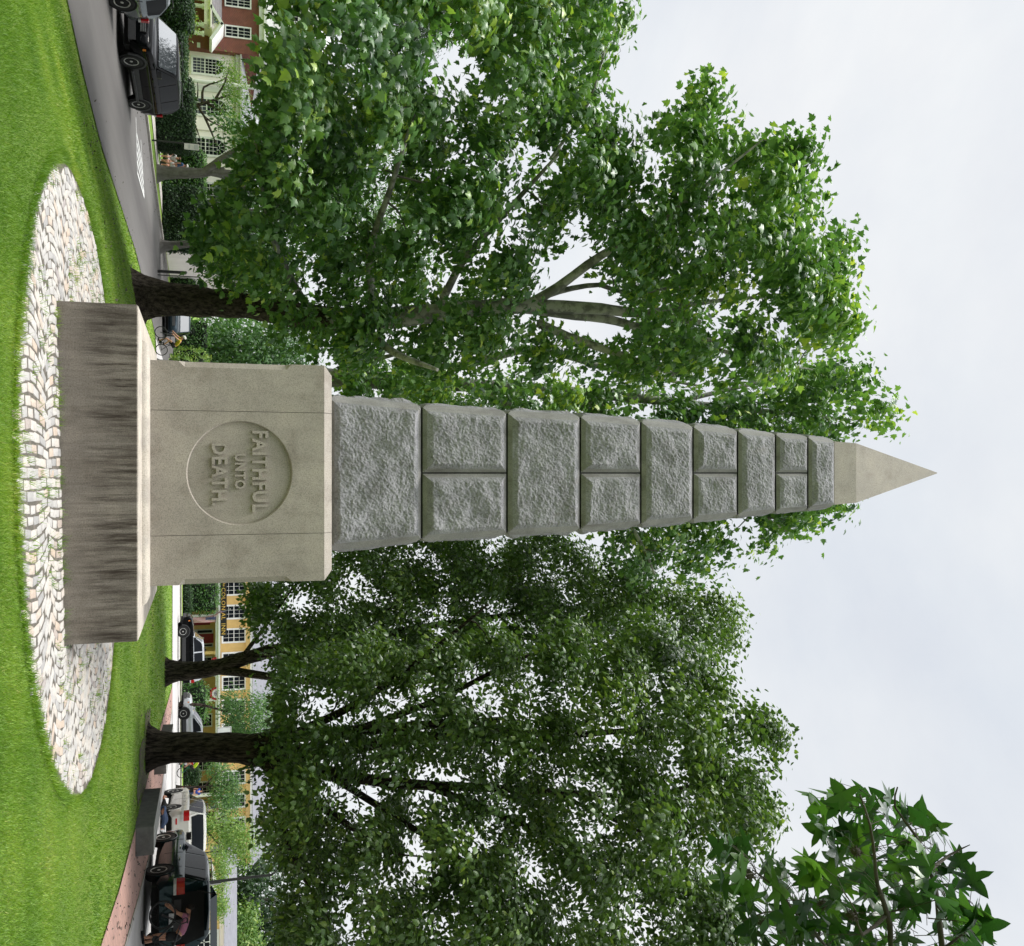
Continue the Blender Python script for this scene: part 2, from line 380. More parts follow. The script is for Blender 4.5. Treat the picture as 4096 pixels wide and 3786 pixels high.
def strip(name, a, b, y0, y1, dz, m, alongx=False, n=16, st=.5):
    """sheet between two edge lines a and b ([(y, x)...]), following the ground"""
    V = []; N = int((y1-y0)/st)+1
    for i in range(N+1):
        y = y0+(y1-y0)*i/N; x0 = interp(a, y); x1 = interp(b, y)
        for k in range(n+1):
            x = x0+(x1-x0)*k/n
            X, Y = (y, x) if alongx else (x, y)
            V.append((X, Y, g(X, Y)+dz))
    L = [(i*(n+1)+k, i*(n+1)+k+1, (i+1)*(n+1)+k+1, (i+1)*(n+1)+k) for i in range(N) for k in range(n)]
    return struct(np_mesh(name, V, L, 4, m, smooth=True))

near = [(-12, -10.2), (8, -9.6), (15.3, -9.0), (17, -8.5), (19.6, -8.0), (25, -8.3), (30.4, -8.55), (38, -8.0), (42, -7.6), (44, -7.2), (60, -6.6), (130, -5)]
kerbL = [(-12, -16.2), (36.5, -16.2), (40, -15.6), (46, -15.3), (52, -15.2), (60, -15), (130, -13.5)]
strip('left_road', near, kerbL, -12, 130, .03, M['asphalt'])
strip('cross_street', [(-7.4, 43.2), (5, 42.8), (13, 42.4), (80, 42)], [(-7.4, 58), (13, 58), (80, 58.5)], -7.4, 80, .034, M['asphalt_glare'], True)
pathA = [(-6, 6.2), (8, 6.9), (12.2, 7.2), (14.9, 7.8), (18.8, 8.35), (24, 8.95), (30.3, 9.7), (36, 10.6), (42, 11.5), (43, 11.7)]
pathB = [(-6, 8.1), (8, 8.7), (15.8, 9.4), (19.4, 10.35), (24.3, 11.5), (30.3, 12.3), (36, 12.5), (42, 12.5), (43, 12.5)]
strip('brick_path', pathA, pathB, -6, 42.6, .03, M['brickpath'], n=8)
strip('right_road', [(y, x+.16) for y, x in pathB], [(-6, 20), (42, 24), (43, 24)], -6, 42.0, .020, M['asphalt_glare'])
kb = [(y, x) for y, x in pathB]
strip('path_kerb', [(y, x+.0) for y, x in pathB], [(y, x+.16) for y, x in pathB], -6, 42.0, .042, M['kerb'], n=2)
strip('far_pavement', [(-7.4, 58.8), (80, 59.3)], [(-7.4, 63.5), (80, 64)], -7.4, 80, .05, M['concrete'], True, n=6)
strip('left_pavement', [(-12, -19.4), (38, -18.6), (52, -16.9), (60, -17)], [(-12, -21), (38, -20.2), (52, -18.2), (60, -18.3)], -12, 60, .035, M['concrete'], n=4)
def kerb(name, line, y0, y1, wd, h, alongx=False):
    mb = MB(); N = int((y1-y0)/1.0); prev = None
    for i in range(N+1):
        y = y0+(y1-y0)*i/N; x = interp(line, y); q = []
        for dx, dz in ((0, -.1), (0, h), (wd, h), (wd, -.1)):
            X, Y = (y, x+dx) if alongx else (x+dx, y)
            q.append((X, Y, g(X, Y)+dz))
        n = len(mb.v); mb.v += q
        if prev is not None:
            for k in range(3): mb.f.append((prev+k, prev+k+1, n+k+1, n+k)); mb.m.append(0)
        prev = n
    return struct(mb.build(name, M['kerb'], smooth=40))
kerb('left_kerb', kerbL, -12, 60, -.18, .14)
kerb('far_kerb', [(-7.4, 58.2), (80, 58.7)], -7.4, 80, .2, .15, True)
# ladder of white no-parking lines on the left road
def gp(u, v, dz=.0):
    a, b, c = ray(u, v); lo_, hi = 1, 300
    for i in range(50):
        q = (lo_+hi)/2
        if EYE+c*q > g(a*q, b*q)+dz: lo_ = q
        else: hi = q
    return Vector((a*q, b*q, EYE+c*q))
mb = MB()
def stripe(p, q, wd=.11):
    p = Vector(p); q = Vector(q); d = (q-p).normalized(); n = Vector((-d.y, d.x, 0))*wd/2
    N = max(1, int((q-p).length/.6))
    for i in range(N):
        a = p.lerp(q, i/N); b = p.lerp(q, (i+1)/N)
        mb.add([(x.x, x.y, g(x.x, x.y)+.036) for x in (a-n, a+n, b+n, b-n)], [(0, 1, 2, 3)])
A0, A1, A2 = gp(545, 530), gp(690, 546), gp(790, 574); B0 = gp(560, 560)
stripe(gp(470, 540), A1); stripe(A1, A2); stripe(B0, A2)
for k in range(1, 5):
    f = k/5; a = gp(500, 543).lerp(A1, f*.95); b = B0.lerp(A2, min(1, f*.8+.28)); stripe(a, b)
struct(mb.build('no_parking_lines', M['linewhite'], fix=False))
mb = MB()
for y0, y1, x0, x1 in ((20, 41, 12.1, 14.1),):
    stripe((x0, 15, 0), (13.6, 30, 0)); stripe((13.6, 30, 0), (13.9, 41, 0))
stripe((-6, 50.6, 0), (40, 50.6, 0), .14)
struct(mb.build('road_lines', M['linewhite'], fix=False))
# ================================================================ cobbled circle
YC = 11.4; RC = 4.2; XC = .08
V = []; L = []; A = []
def sett(cx, cy, a, lx, ly):
    ca, sa = math.cos(a), math.sin(a); h = .0265+random.uniform(-.0025, .003); tx, ty = random.uniform(-.03, .03), random.uniform(-.02, .02)
    j = [(random.uniform(-.007, .007), random.uniform(-.010, .010)) for _ in range(4)]
    b = len(V); col = random.random()
    for lvl, (ins, z) in enumerate(((-.002, .0), (0, h-.004), (.005, h))):
        for (sx, sy), (jx, jy) in zip(((-1, -1), (1, -1), (1, 1), (-1, 1)), j):
            x = sx*(lx/2-ins)+jx; y = sy*(ly/2-ins)+jy
            X = cx+x*ca-y*sa; Y = cy+x*sa+y*ca
            V.append((X, Y, g(X, Y)+z+(tx*x+ty*y if lvl else 0))); A.append(col)
    for k in range(2):
        for i in range(4): L.append((b+k*4+i, b+k*4+(i+1) % 4, b+k*4+4+(i+1) % 4, b+k*4+4+i))
    L.append((b+8, b+9, b+10, b+11))
SW = 1.36
for s in range(-4, 4):
    yc = YC+(s+.5)*SW-.10
    for side in (-1, 1):
        for k in range(0, 56):
            x0 = (k-4)*.098; n = 5 if k % 2 else 6; ln = SW/5.2
            for i in range(-1, n+1):
                yl = -SW/2+(i+.5+(0 if k % 2 else .5))*ln+random.uniform(-.03, .03)
                if abs(yl) > SW/2-.02: continue
                x = side*(x0+.30*min(1, max(0, x0/1.6))*(1-(2*yl/SW)**2)); Y = yc+yl
                if side*x < 0: continue
                if (x-XC)**2+(Y-YC)**2 > (RC-.07+random.uniform(-.03, .02))**2: continue
                if abs(x) < 1.99 and abs(Y-YC) < 1.99: continue
                sl = math.atan2(side*.30*min(1, max(0, x0/1.6))*-8*yl/SW/SW, 1)
                sett(x+random.uniform(-.008, .008), Y, -sl, .090+random.uniform(-.012, .006), ln-.012+random.uniform(-.05, .01))
nset = len(L)
b = len(V); NR, NA = 14, 72
for i in range(NR+1):
    for k in range(NA):
        r = RC*(i/NR); X = XC+r*math.cos(2*math.pi*k/NA); Y = YC+r*math.sin(2*math.pi*k/NA); V.append((X, Y, g(X, Y)+.021)); A.append(0)
L += [(b+i*NA+k, b+i*NA+(k+1) % NA, b+(i+1)*NA+(k+1) % NA, b+(i+1)*NA+k) for i in range(NR) for k in range(NA)]
struct(np_mesh('cobbled_paving', V, L, 4, [M['sett'], M['mortar']], attr=A, matidx=[0]*nset+[1]*(len(L)-nset)))
# ================================================================ grass blades
def on_lawn(X, Y):
    r = np.hypot(X-XC, Y-YC); nr = np.interp(Y, [p[0] for p in near], [p[1] for p in near]); pa = np.interp(Y, [p[0] for p in pathA], [p[1] for p in pathA])
    return (r > RC-.05) & (X > nr-.02) & (X < pa+.03) & (Y < 43)
gv = np.vectorize(g)
def blades(n, ya, yb, wid, hgt, fn=None):
    Y = ya*(yb/ya)**RNG.random(n) if fn is None else None
    if fn is None: X = (RNG.random(n)*2-1)*(.68*Y+.6)
    else: X, Y = fn(n)
    k = on_lawn(X, Y) if fn is None else np.ones(len(X), bool); X, Y = X[k], Y[k]; n = len(X)
    Z = gv(X, Y)+(.02 if fn is not None else 0); a = RNG.random(n)*2*np.pi; h = hgt*(.55+.8*RNG.random(n))*(.75+.5*(.5+.5*np.sin(X*1.9+np.sin(Y*1.3)*2)*np.sin(Y*2.1+X))); wd = wid*(.6+.7*RNG.random(n)); b = RNG.random(n)*2*np.pi; ln = h*(.2+.75*RNG.random(n))
    V = np.empty((n, 3, 3)); c, s = np.cos(a)*wd/2, np.sin(a)*wd/2
    V[:, 0] = np.stack([X-c, Y-s, Z], 1); V[:, 1] = np.stack([X+c, Y+s, Z], 1); V[:, 2] = np.stack([X+np.cos(b)*ln, Y+np.sin(b)*ln, Z+h], 1)
    patch = .5+.5*np.sin(X*.9+2*np.sin(Y*.55))*np.sin(Y*.75+1.3*np.sin(X*.5))
    col = np.clip(.06+.30*patch+.20*np.sin(X*2.3+Y)*np.sin(Y*2.9-X*1.7)*(patch > .3)+.42*RNG.random(n)+(RNG.random(n) > .98)*.4, 0, 1)
    return V.reshape(-1, 3), np.repeat(col, 3)
parts = [blades(240000, 5.6, 11, .0065, .034), blades(140000, 11, 24, .014, .04), blades(45000, 24, 43, .035, .06)]
def fringe(n):
    a = RNG.random(n)*2*np.pi; r = RC-.03+.14*RNG.random(n); return XC+r*np.cos(a), YC+r*np.sin(a)
parts.append(blades(16000, 0, 0, .009, .075, fringe))
def weeds(n):
    cx = []; cy = []
    while len(cx) < 130:
        a = random.uniform(0, 2*math.pi); r = RC*math.sqrt(random.random())
        x, y = r*math.cos(a), r*math.sin(a)
        if max(abs(x), abs(y)) > 2.02 and y < 2.6: cx.append(x); cy.append(YC+y)
    for x in np.linspace(-1.9, 1.9, 14): cx.append(x+random.uniform(-.15, .15)); cy.append(9.37)
    i = RNG.integers(0, len(cx), n); s = .03+.06*RNG.random(len(cx))
    return np.array(cx)[i]+RNG.normal(0, 1, n)*s[i], np.minimum(np.array(cy)[i]+RNG.normal(0, 1, n)*s[i]*.6, 99)
parts.append(blades(2600, 0, 0, .007, .085, weeds))
Vg = np.concatenate([p[0] for p in parts]); Ag = np.concatenate([p[1] for p in parts])
struct(np_mesh('grass', Vg, np.arange(len(Vg)), 3, M['grass'], attr=Ag), 'stuff')
# ================================================================ monument
mon = thing('stone_obelisk', 'tall grey granite war memorial obelisk on a stepped plinth in the cobbled circle', 'monument', (0, YC, 0))
def rings(levels):
    """loft of square-ish rings: list of lists of (x, y, z)"""
    mb = MB(); n = len(levels[0])
    for r in levels: mb.v += [tuple(p) for p in r]
    for i in range(len(levels)-1):
        for k in range(n): mb.f.append((i*n+k, i*n+(k+1) % n, (i+1)*n+(k+1) % n, (i+1)*n+k)); mb.m.append(0)
    mb.f.append(tuple(range(n))[::-1]); mb.m.append(0); mb.f.append(tuple((len(levels)-1)*n+k for k in range(n))); mb.m.append(0)
    return mb
def sq(h, z, y=YC): return [(-h, y-h, z), (h, y-h, z), (h, y+h, z), (-h, y+h, z)]
rings([sq(2.0, -.15), sq(2.0, .865), sq(1.985, .88)]).build('plinth', M['plinth'], mon)
led = [sq(1.992, .872), sq(1.985, .884), sq(1.66, .895)]
for i in range(6):
    a = math.pi/2*i/5; led.append(sq(1.64-.13*(1-math.cos(a)), .90+.085*math.sin(a)))
led.append(sq(1.40, .986)); rings(led).build('ledge', M['ledge'], mon, smooth=35)
# die of three upright slabs, corners chamfered between stops
DH = 1.43; DF = YC-DH; Z0, Z1 = .987, 3.21; XJ = .795; GAP = .006
def side_slab(s):
    lv = []
    for z, c, ins in ((Z0, 0, 0), (1.33, 0, 0), (1.41, .075, 0), (2.70, .075, 0), (2.78, 0, 0), (Z1, 0, 0), (3.33, 0, .12)):
        o = DH-ins; c = max(c, .0012); xi = XJ+GAP
        q = [(xi, -o), (o-c, -o), (o, -o+c), (o, o-c), (o-c, o), (xi, o)]
        lv.append([(s*x, YC+y, z) for x, y in q])
    return rings(lv)
for s in (-1, 1): side_slab(s).build('die_slab', M['die'], mon)
CR = .68; CZ = 2.107; mb = MB()
ang = sorted([2*math.pi*k/72 for k in range(72)]+[math.atan2(z-CZ, x) % (2*math.pi) for x in (-XJ, XJ) for z in (Z0, Z1)])
def hit(a):
    c, s = math.cos(a), math.sin(a); t_ = 1e9
    if abs(c) > 1e-9: t_ = min(t_, XJ/abs(c))
    if s > 1e-9: t_ = min(t_, (Z1-CZ)/s)
    if s < -1e-9: t_ = min(t_, (CZ-Z0)/-s)
    return (c*t_, CZ+s*t_)
n = len(ang)
ro = [(*hit(a), DF) for a in ang]
lay = [[(x, DF, z) for x, z, _ in ro]]+[[(r*math.cos(a), DF+d, CZ+r*math.sin(a)) for a in ang] for r, d in ((CR, 0), (CR-.008, .008), (CR-.015, .042), (.02, .042))]
for q in lay: mb.v += q
for i in range(len(lay)-1): mb.f += [(i*n+k, i*n+(k+1) % n, (i+1)*n+(k+1) % n, (i+1)*n+k) for k in range(n)]
mb.f.append(tuple(4*n+k for k in range(n))); mb.m = [0]*len(mb.f)
b_ = DH; i_ = .12
mb.add([(-XJ, DF, Z0), (XJ, DF, Z0), (XJ, YC+b_, Z0), (-XJ, YC+b_, Z0), (-XJ, DF, Z1), (XJ, DF, Z1), (XJ, YC+b_, Z1), (-XJ, YC+b_, Z1),
        (-XJ, DF+i_, 3.33), (XJ, DF+i_, 3.33), (XJ, YC+b_-i_, 3.33), (-XJ, YC+b_-i_, 3.33)],
       [(3, 2, 1, 0), (0, 4, 7, 3), (1, 2, 6, 5), (2, 3, 7, 6), (4, 5, 9, 8), (6, 7, 11, 10), (8, 9, 10, 11), (4, 8, 11, 7), (5, 6, 10, 9)])
die = mb.build('die_slab', M['die'], mon)
MB().box(-XJ-.02, XJ+.02, DF+.35, YC+1.2, Z0+.002, 3.318).build('die_core', M['signblack'], mon)

def text_mesh(name, s, mt, parent, x0, x1, z0, z1, y, depth, sp_=1.0, heavy=0.0, face=1, seg=2):
    """raised lettering facing -Y (face=1), fitted to the box x0..x1, z0..z1"""
    c = bpy.data.curves.new(name, 'FONT'); c.body = s; c.size = 1; c.extrude = .5; c.space_character = sp_; c.offset = heavy; c.resolution_u = seg
    o = bpy.data.objects.new(name, c); COL.objects.link(o); bpy.context.view_layer.update()
    me = bpy.data.meshes.new_from_object(o.evaluated_get(bpy.context.evaluated_depsgraph_get())); bpy.data.objects.remove(o); bpy.data.curves.remove(c)
    co = np.empty(len(me.vertices)*3, dtype=np.float32); me.vertices.foreach_get('co', co); co = co.reshape(-1, 3)
    a, b = co.min(0), co.max(0); q = np.empty_like(co)
    f = (co-a)/(b-a); off = parent_world(parent) if parent else Vector((0, 0, 0))
    q[:, 0] = x0+f[:, 0]*(x1-x0)-off.x; q[:, 2] = z0+f[:, 1]*(z1-z0)-off.z; q[:, 1] = y-f[:, 2]*depth-off.y
    me.vertices.foreach_set('co', q.ravel()); me.materials.clear(); me.materials.append(mt); me.update(); me.name = name
    o = bpy.data.objects.new(name, me); COL.objects.link(o)
    if parent: o.parent = parent
    return o
for s, x0, x1, z0, z1, k in (('FAITHFUL', -.55, .515, 2.26, 2.473, 1.12), ('UNTO', -.25, .21, 2.035, 2.182, 1.1), ('DEATH.', -.385, .425, 1.742, 1.95, 1.12)):
    text_mesh('inscription', s, M['die'], die, x0, x1, z0, z1, DF+.047, .042, k, .030)
# rusticated shaft
def shaft(v, hp):
    el = PH+math.atan((v-V0)/F); w_ = hp*.0034
    for _ in range(20):
        Y = YC-w_; z = EYE+Y*math.tan(el); zc = Y*cp+(z-EYE)*sp; w_ = hp/F*zc
    return z, w_
CO = [shaft(v, h) for v, h in ((1316, 300), (1687, 263), (2028, 239), (2321, 223), (2563, 203), (2772, 184), (2950, 167), (3102, 152), (3231, 142), (3338, 128))]
def patch(mb, P00, P10, P01, P11, nrm, amp, seed, nu=34, nv=30, ch=.085, proud=.055):
    nu = int(nu*1.7); nv = int(nv*1.7)
    """rock-faced panel with a dressed sloping margin all round"""
    P00, P10, P01, P11 = map(Vector, (P00, P10, P01, P11)); nrm = Vector(nrm); W = (P10-P00).length; H = (P01-P00).length
    def ticks(n, T):
        a = [0, ch*.5/T, ch/T]; m_ = [ch/T+(1-2*ch/T)*(i+1)/(n+1) for i in range(n)]; return a+m_+[1-ch/T, 1-ch*.5/T, 1]
    U = ticks(nu, W); Vv = ticks(nv, H); b = len(mb.v)
    for q in Vv:
        for p in U:
            c = P00.lerp(P10, p).lerp(P01.lerp(P11, p), q); e = min(p*W, (1-p)*W, q*H, (1-q)*H)
            d = min(e, ch)/ch*proud
            if e > ch+1e-4:
                x = c*(1.7+2.2*((seed*.377) % 1))+Vector((seed*7.1, seed*3.3, seed*1.7)); k = min(1, (e-ch)/.07)
                r = mnoise.fractal(x, .9, 2.1, 4); r2 = mnoise.noise(c*19+Vector((seed, 0, 0)))+.6*mnoise.noise(c*41)
                r3 = mnoise.noise(c*34+Vector((0, seed, 0))); d += k*amp*(.8+(.35+.5*((seed*.618) % 1))*r)+k*.02*max(0, abs(mnoise.noise(c*1.9+Vector((seed*2.3, 0, 0))))-.22)*(1 if seed % 2 else -1)*3+(.006*r2+.008*r3)*min(1, k*1.5)
            mb.v.append(tuple(c+nrm*d))
    n_ = len(U)
    for j in range(len(Vv)-1):
        for i in range(n_-1):
            mb.f.append((b+j*n_+i, b+j*n_+i+1, b+(j+1)*n_+i+1, b+(j+1)*n_+i))
            mb.m.append(1 if (i < 2 or j < 2 or i >= n_-3 or j >= len(Vv)-3) else 0)
def course(i, part):
    z0, w0 = CO[i]; z1, w1 = CO[i+1]; z0 += .013; z1 -= .013; mb = MB(); sd = i*3+part+1
    xa0, xa1, xb0, xb1 = -w0, -w1, w0, w1
    if part == 1: xb0 = xb1 = -.010
    if part == 2: xa0 = xa1 = .010
    k = 1.0 if i < 6 else .8; amp = .045*k; ch = .055*k; pd = .045*k; nv = max(12, int((z1-z0)*14)); nu = max(14, int((xb0-xa0)*13)); hv = int((z1-z0)*36); hu = int((xb0-xa0)*36)
    patch(mb, (xa0, YC-w0, z0), (xb0, YC-w0, z0), (xa1, YC-w1, z1), (xb1, YC-w1, z1), (0, -1, .03), amp*(1.5 if sd == 6 else 1), sd, hu, hv, ch, pd)
    patch(mb, (xb0, YC+w0, z0), (xa0, YC+w0, z0), (xb1, YC+w1, z1), (xa1, YC+w1, z1), (0, 1, .03), amp, sd+50, nu, nv, ch, pd)
    if part in (0, 1): patch(mb, (-w0, YC+w0, z0), (-w0, YC-w0, z0), (-w1, YC+w1, z1), (-w1, YC-w1, z1), (-1, 0, .03), amp, sd+20, 14, nv, ch, pd)
    if part in (0, 2): patch(mb, (w0, YC-w0, z0), (w0, YC+w0, z0), (w1, YC-w1, z1), (w1, YC+w1, z1), (1, 0, .03), amp, sd+30, 14, nv, ch, pd)
    return mb.build('granite_block', [M['rough'], M['draft']], mon, fix=False)
for i in range(9):
    for part in ((1, 2) if i % 2 else (0,)): course(i, part)
core = [sq(w_-.03, z) for z, w_ in CO]; rings(core).build('shaft_core', M['signblack'], mon)
zc0, wc0 = CO[-1]; zt, wt_ = shaft(3425, 119); za = EYE+YC*math.tan(PH+math.atan((3747-V0)/F))
rings([sq(wc0-.004, zc0), sq(wt_, zt), sq(.008, za)]).build('capstone', M['cap'], mon)
# bare trodden soil round the foot of the right hand tree
mb = MB(); N = 40
for i in range(N):
    a = 2*math.pi*i/N
    for k, r in enumerate((.2, .6, 1.0)):
        q = r*(1+.22*math.sin(3*a+1)+.14*math.sin(7*a)+.1*math.sin(13*a)); mb.v.append((7.95+q*1.15*math.cos(a), 21.7+q*2.1*math.sin(a), 0)); 
mb.v = [(x, y, g(x, y)+.018) for x, y, z in mb.v]
for i in range(N):
    j = (i+1) % N
    for k in range(2): mb.f.append((i*3+k, j*3+k, j*3+k+1, i*3+k+1)); mb.m.append(0)
M['soil'] = mat('bare_soil', (.10, .075, .055), (.055, .06, .03), 5, .95, bmp=.8, bsc=40)
struct(mb.build('bare_soil', M['soil'], fix=False))
# ================================================================ foliage engine
def leaf_template(kind):
    """flat-ish leaf in XY, stem at the origin, tip towards +Y, unit length; triangles"""
    if kind == 'syc':
        half = [(.06, .02), (.34, .06), (.52, .22), (.34, .30), (.50, .52), (.24, .56), (.16, .72), (0, 1.0)]
    elif kind == 'gum':
        half = [(.08, .02), (.24, -.10), (.46, -.24), (.44, -.05), (.31, .12), (.54, .17), (.84, .34), (.56, .42), (.27, .40), (.25, .62), (.15, .84), (0, 1.06)]
    elif kind == 'lin':
        half = [(.14, -.04), (.36, .18), (.32, .48), (.14, .78), (0, 1.0)]
    else:
        half = [(.20, .25), (.22, .6), (0, 1.0)]
    vs = [(0, 0, 0)]+[(x, y, -.22*abs(x)-.16*y*y) for x, y in half]+[(-x, y, -.22*abs(x)-.16*y*y) for x, y in half[:-1]]
    h = len(half); fs = []
    ctr = len(vs); vs.append((0, .42, .01))
    for k in range(h):
        a = 0 if k == 0 else k; fs.append((ctr, a, k+1))
    for k in range(h-1):
        a = 0 if k == 0 else h+k; fs.append((ctr, h+1+k, a))
    fs.append((ctr, h, h+h-1))
    return np.array(vs, float), np.array(fs, int)
TPL = {k: leaf_template(k) for k in ('syc', 'gum', 'lin', 'simple')}

def leaves(name, pos, nrm, tip, size, col, kind, mt, parent):
    """one mesh of leaves: pos (n,3), nrm upper-side normals, tip directions, size (n,), col (n,)"""
    T, Fc = TPL[kind]; n = len(pos)
    z = nrm/np.linalg.norm(nrm, axis=1, keepdims=True)
    y = tip-(tip*z).sum(1, keepdims=True)*z; y /= np.linalg.norm(y, axis=1, keepdims=True)+1e-9
    x = np.cross(y, z)
    T_ = T[None]*size[:, None, None]*np.array([1, 1, 1.])[None, None]
    curl = (.4+1.4*RNG.random(n))[:, None]
    V = pos[:, None]+T_[:, :, 0:1]*x[:, None]+T_[:, :, 1:2]*y[:, None]+(T_[:, :, 2]*curl)[:, :, None]*z[:, None]
    L = (Fc[None]+(np.arange(n)*len(T))[:, None, None]).reshape(-1)
    return np_mesh(name, V.reshape(-1, 3), L, 3, mt, parent, attr=np.repeat(col, len(T)))

def in_poly(pts, poly):
    x, y = pts[:, 0], pts[:, 1]; c = np.zeros(len(x), bool); n = len(poly)
    for i in range(n):
        x0, y0 = poly[i]; x1, y1 = poly[(i+1) % n]
        if y0 == y1: continue
        c ^= ((y0 > y) != (y1 > y)) & (x < (x1-x0)*(y-y0)/(y1-y0)+x0)
    return c

def edge_d(pts, poly):
    d = np.full(len(pts), 1e9); n = len(poly)
    for i in range(n):
        a = np.array(poly[i], float); b = np.array(poly[(i+1) % n], float); ab = b-a
        t_ = np.clip(((pts-a)@ab)/max(ab@ab, 1e-9), 0, 1); d = np.minimum(d, np.linalg.norm(pts-(a+t_[:, None]*ab), axis=1))
    return d

def crown_points(poly, holes, n, zc, rz, inset, dmax=420, near_bias=0.0):
    """cluster centres filling a rounded crown whose outline seen from the path is poly (full-picture pixels: u, v)"""
    lo_, hi = np.min(poly, 0), np.max(poly, 0); out = np.zeros((0, 2))
    while len(out) < n:
        p = lo_+RNG.random((n*2, 2))*(hi-lo_); k = in_poly(p, poly); p = p[k]
        p = p[edge_d(p, poly) > inset*(.5+.7*RNG.random(len(p)))]
        for h in holes:
            k = ~in_poly(p, h); k &= edge_d(p, h) > inset*.75; p = p[k]
        out = np.concatenate([out, p])
    out = out[:n]; e = np.clip(edge_d(out, poly)/dmax, 0, 1)
    r = rz*np.sqrt(np.clip(1-(1-e)**2, .03, 1)); dz = (RNG.random(n)*2-1-near_bias)*r
    zc = zc(out) if callable(zc) else zc
    Z = zc+dz
    return np.array([P(u, v, z) for (u, v), z in zip(out, Z)])

def tree_trunk(mb, pts, rad, n=14, flare=0.0, m=0, rough=.10, seed=0):
    """tapered trunk with buttressed base and uneven bark surface"""
    pts = [Vector(p) for p in pts]; P2, R2 = [], []
    for i in range(len(pts)-1):
        k = max(2, int((pts[i+1]-pts[i]).length/.35))
        for j in range(k):
            q = j/k; a = pts[max(i-1, 0)]; b, c = pts[i], pts[i+1]; d = pts[min(i+2, len(pts)-1)]
            P2.append(.5*((2*b)+(c-a)*q+(2*a-5*b+4*c-d)*q*q+(3*b-a-3*c+d)*q**3)); R2.append(rad[i]+(rad[i+1]-rad[i])*q)
    P2.append(pts[-1]); R2.append(rad[-1])
    st = len(mb.v); mb.tube(P2, R2, n, m)
    z0 = pts[0].z
    for i, p in enumerate(P2):
        for k in range(n):
            v = Vector(mb.v[st+i*n+k]); d = v-p; f = 1+rough*mnoise.noise(v*2.2+Vector((seed, 0, 0)))+rough*.6*mnoise.noise(v*6)
            if flare: f += flare*math.exp(-max(0, p.z-z0)/.32)*(1+.8*math.sin(k/n*2*math.pi*5+seed))
            mb.v[st+i*n+k] = tuple(p+d*f)
    return P2, R2

def crown(tree, poly, holes, nclus, per, zc, rz, size, kind, mt, limbs, spread=.55, inset=45, dmax=420, col=(.35, .25), bark='twig', twigs=.6, droop=.45, bias=0, extra=None, name='crown', face=.35, clump=9, pull=.34):
    C = crown_points(poly, holes, nclus, zc, rz, inset, dmax, bias)
    if extra is not None: C = np.concatenate([C, extra])
    # leaf sprays gather into clumps with thinner places between them
    K = C[RNG.choice(len(C), max(6, len(C)//clump), replace=False)]; ki = ((C[:, None]-K[None])**2).sum(2).argmin(1); C = C+(K[ki]-C)*pull; kcol = RNG.normal(0, .6, len(K))
    n = len(C)*per; idx = np.repeat(np.arange(len(C)), per)
    off = RNG.normal(0, 1, (n, 3))*spread*np.array([.62, .62, .42]); off[:, 2] -= .12*spread
    pos = C[idx]+off
    ctr = C.mean(0); out = pos-ctr; out /= np.linalg.norm(out, axis=1, keepdims=True)+1e-6
    ko = pos-K[ki][idx]; ko /= np.linalg.norm(ko, axis=1, keepdims=True)+1e-6
    nrm = np.array([0, 0, 1.0])*.65+out*face*.7+ko*.55+RNG.normal(0, .42, (n, 3)); nrm[:, 2] = np.abs(nrm[:, 2])*.9+.05
    tip = off/(np.linalg.norm(off, axis=1, keepdims=True)+1e-6)+np.array([0, 0, -droop])+RNG.normal(0, .4, (n, 3))
    cc = RNG.normal(0, .5, len(C)); c = np.clip(col[0]+col[1]*(.45*cc[idx]+.6*kcol[ki][idx]+RNG.normal(0, .75, n)), 0, 1)
    s = size*(.55+.7*RNG.random(n))
    o = leaves(name, pos, nrm, tip, s, c, kind, mt, tree)
    if limbs and twigs > 0:
        Q = np.array([p[:] for p in limbs[0]]); rr = np.array(limbs[1]); mb = MB()
        order = np.argsort([((Q-c_)**2).sum(1).min() for c_ in C])
        for oi in order:            # boughs grow outwards, each one springing from what is already there
            if random.random() > twigs: continue
            c_ = C[oi]; d = Q-c_; d2 = (d*d).sum(1)+np.maximum(0, d[:, 2])**2*3; i = int(np.argmin(d2)); a = Vector(Q[i]); b = Vector(c_)
            if (b-a).length > 5: continue
            m1 = a.lerp(b, .45)+Vector((random.uniform(-.2, .2), random.uniform(-.2, .2), .10*(b-a).length+random.uniform(-.1, .2)))
            r0 = min(rr[i]*.62, .016+.013*(b-a).length)
            mb.tube([a, a.lerp(m1, .6)+Vector((0, 0, .05)), m1, m1.lerp(b, .5)+Vector((0, 0, .06)), b, b+(b-m1).normalized()*spread*.5], [r0, r0*.88, r0*.72, r0*.55, r0*.42, .004], 5, caps=False)
            Q = np.concatenate([Q, [m1[:], m1.lerp(b, .5)[:], b[:]]]); rr = np.concatenate([rr, [r0*.72, r0*.55, r0*.45]])
        mb.build('branchwork', M[bark], tree, fix=False, smooth=180)
    return o

OV = lambda *p: [(y*2.049, x*2.049) for x, y in p]      # outline read off the half-size picture (up, across)

def limbs_from(mb, lst, n=9, rough=.08):
    PP, RR = [], []
    for pts, rad in lst:
        p, r = tree_trunk(mb, pts, rad, n, rough=rough, seed=len(PP)); PP += p; RR += r
    return PP, RR

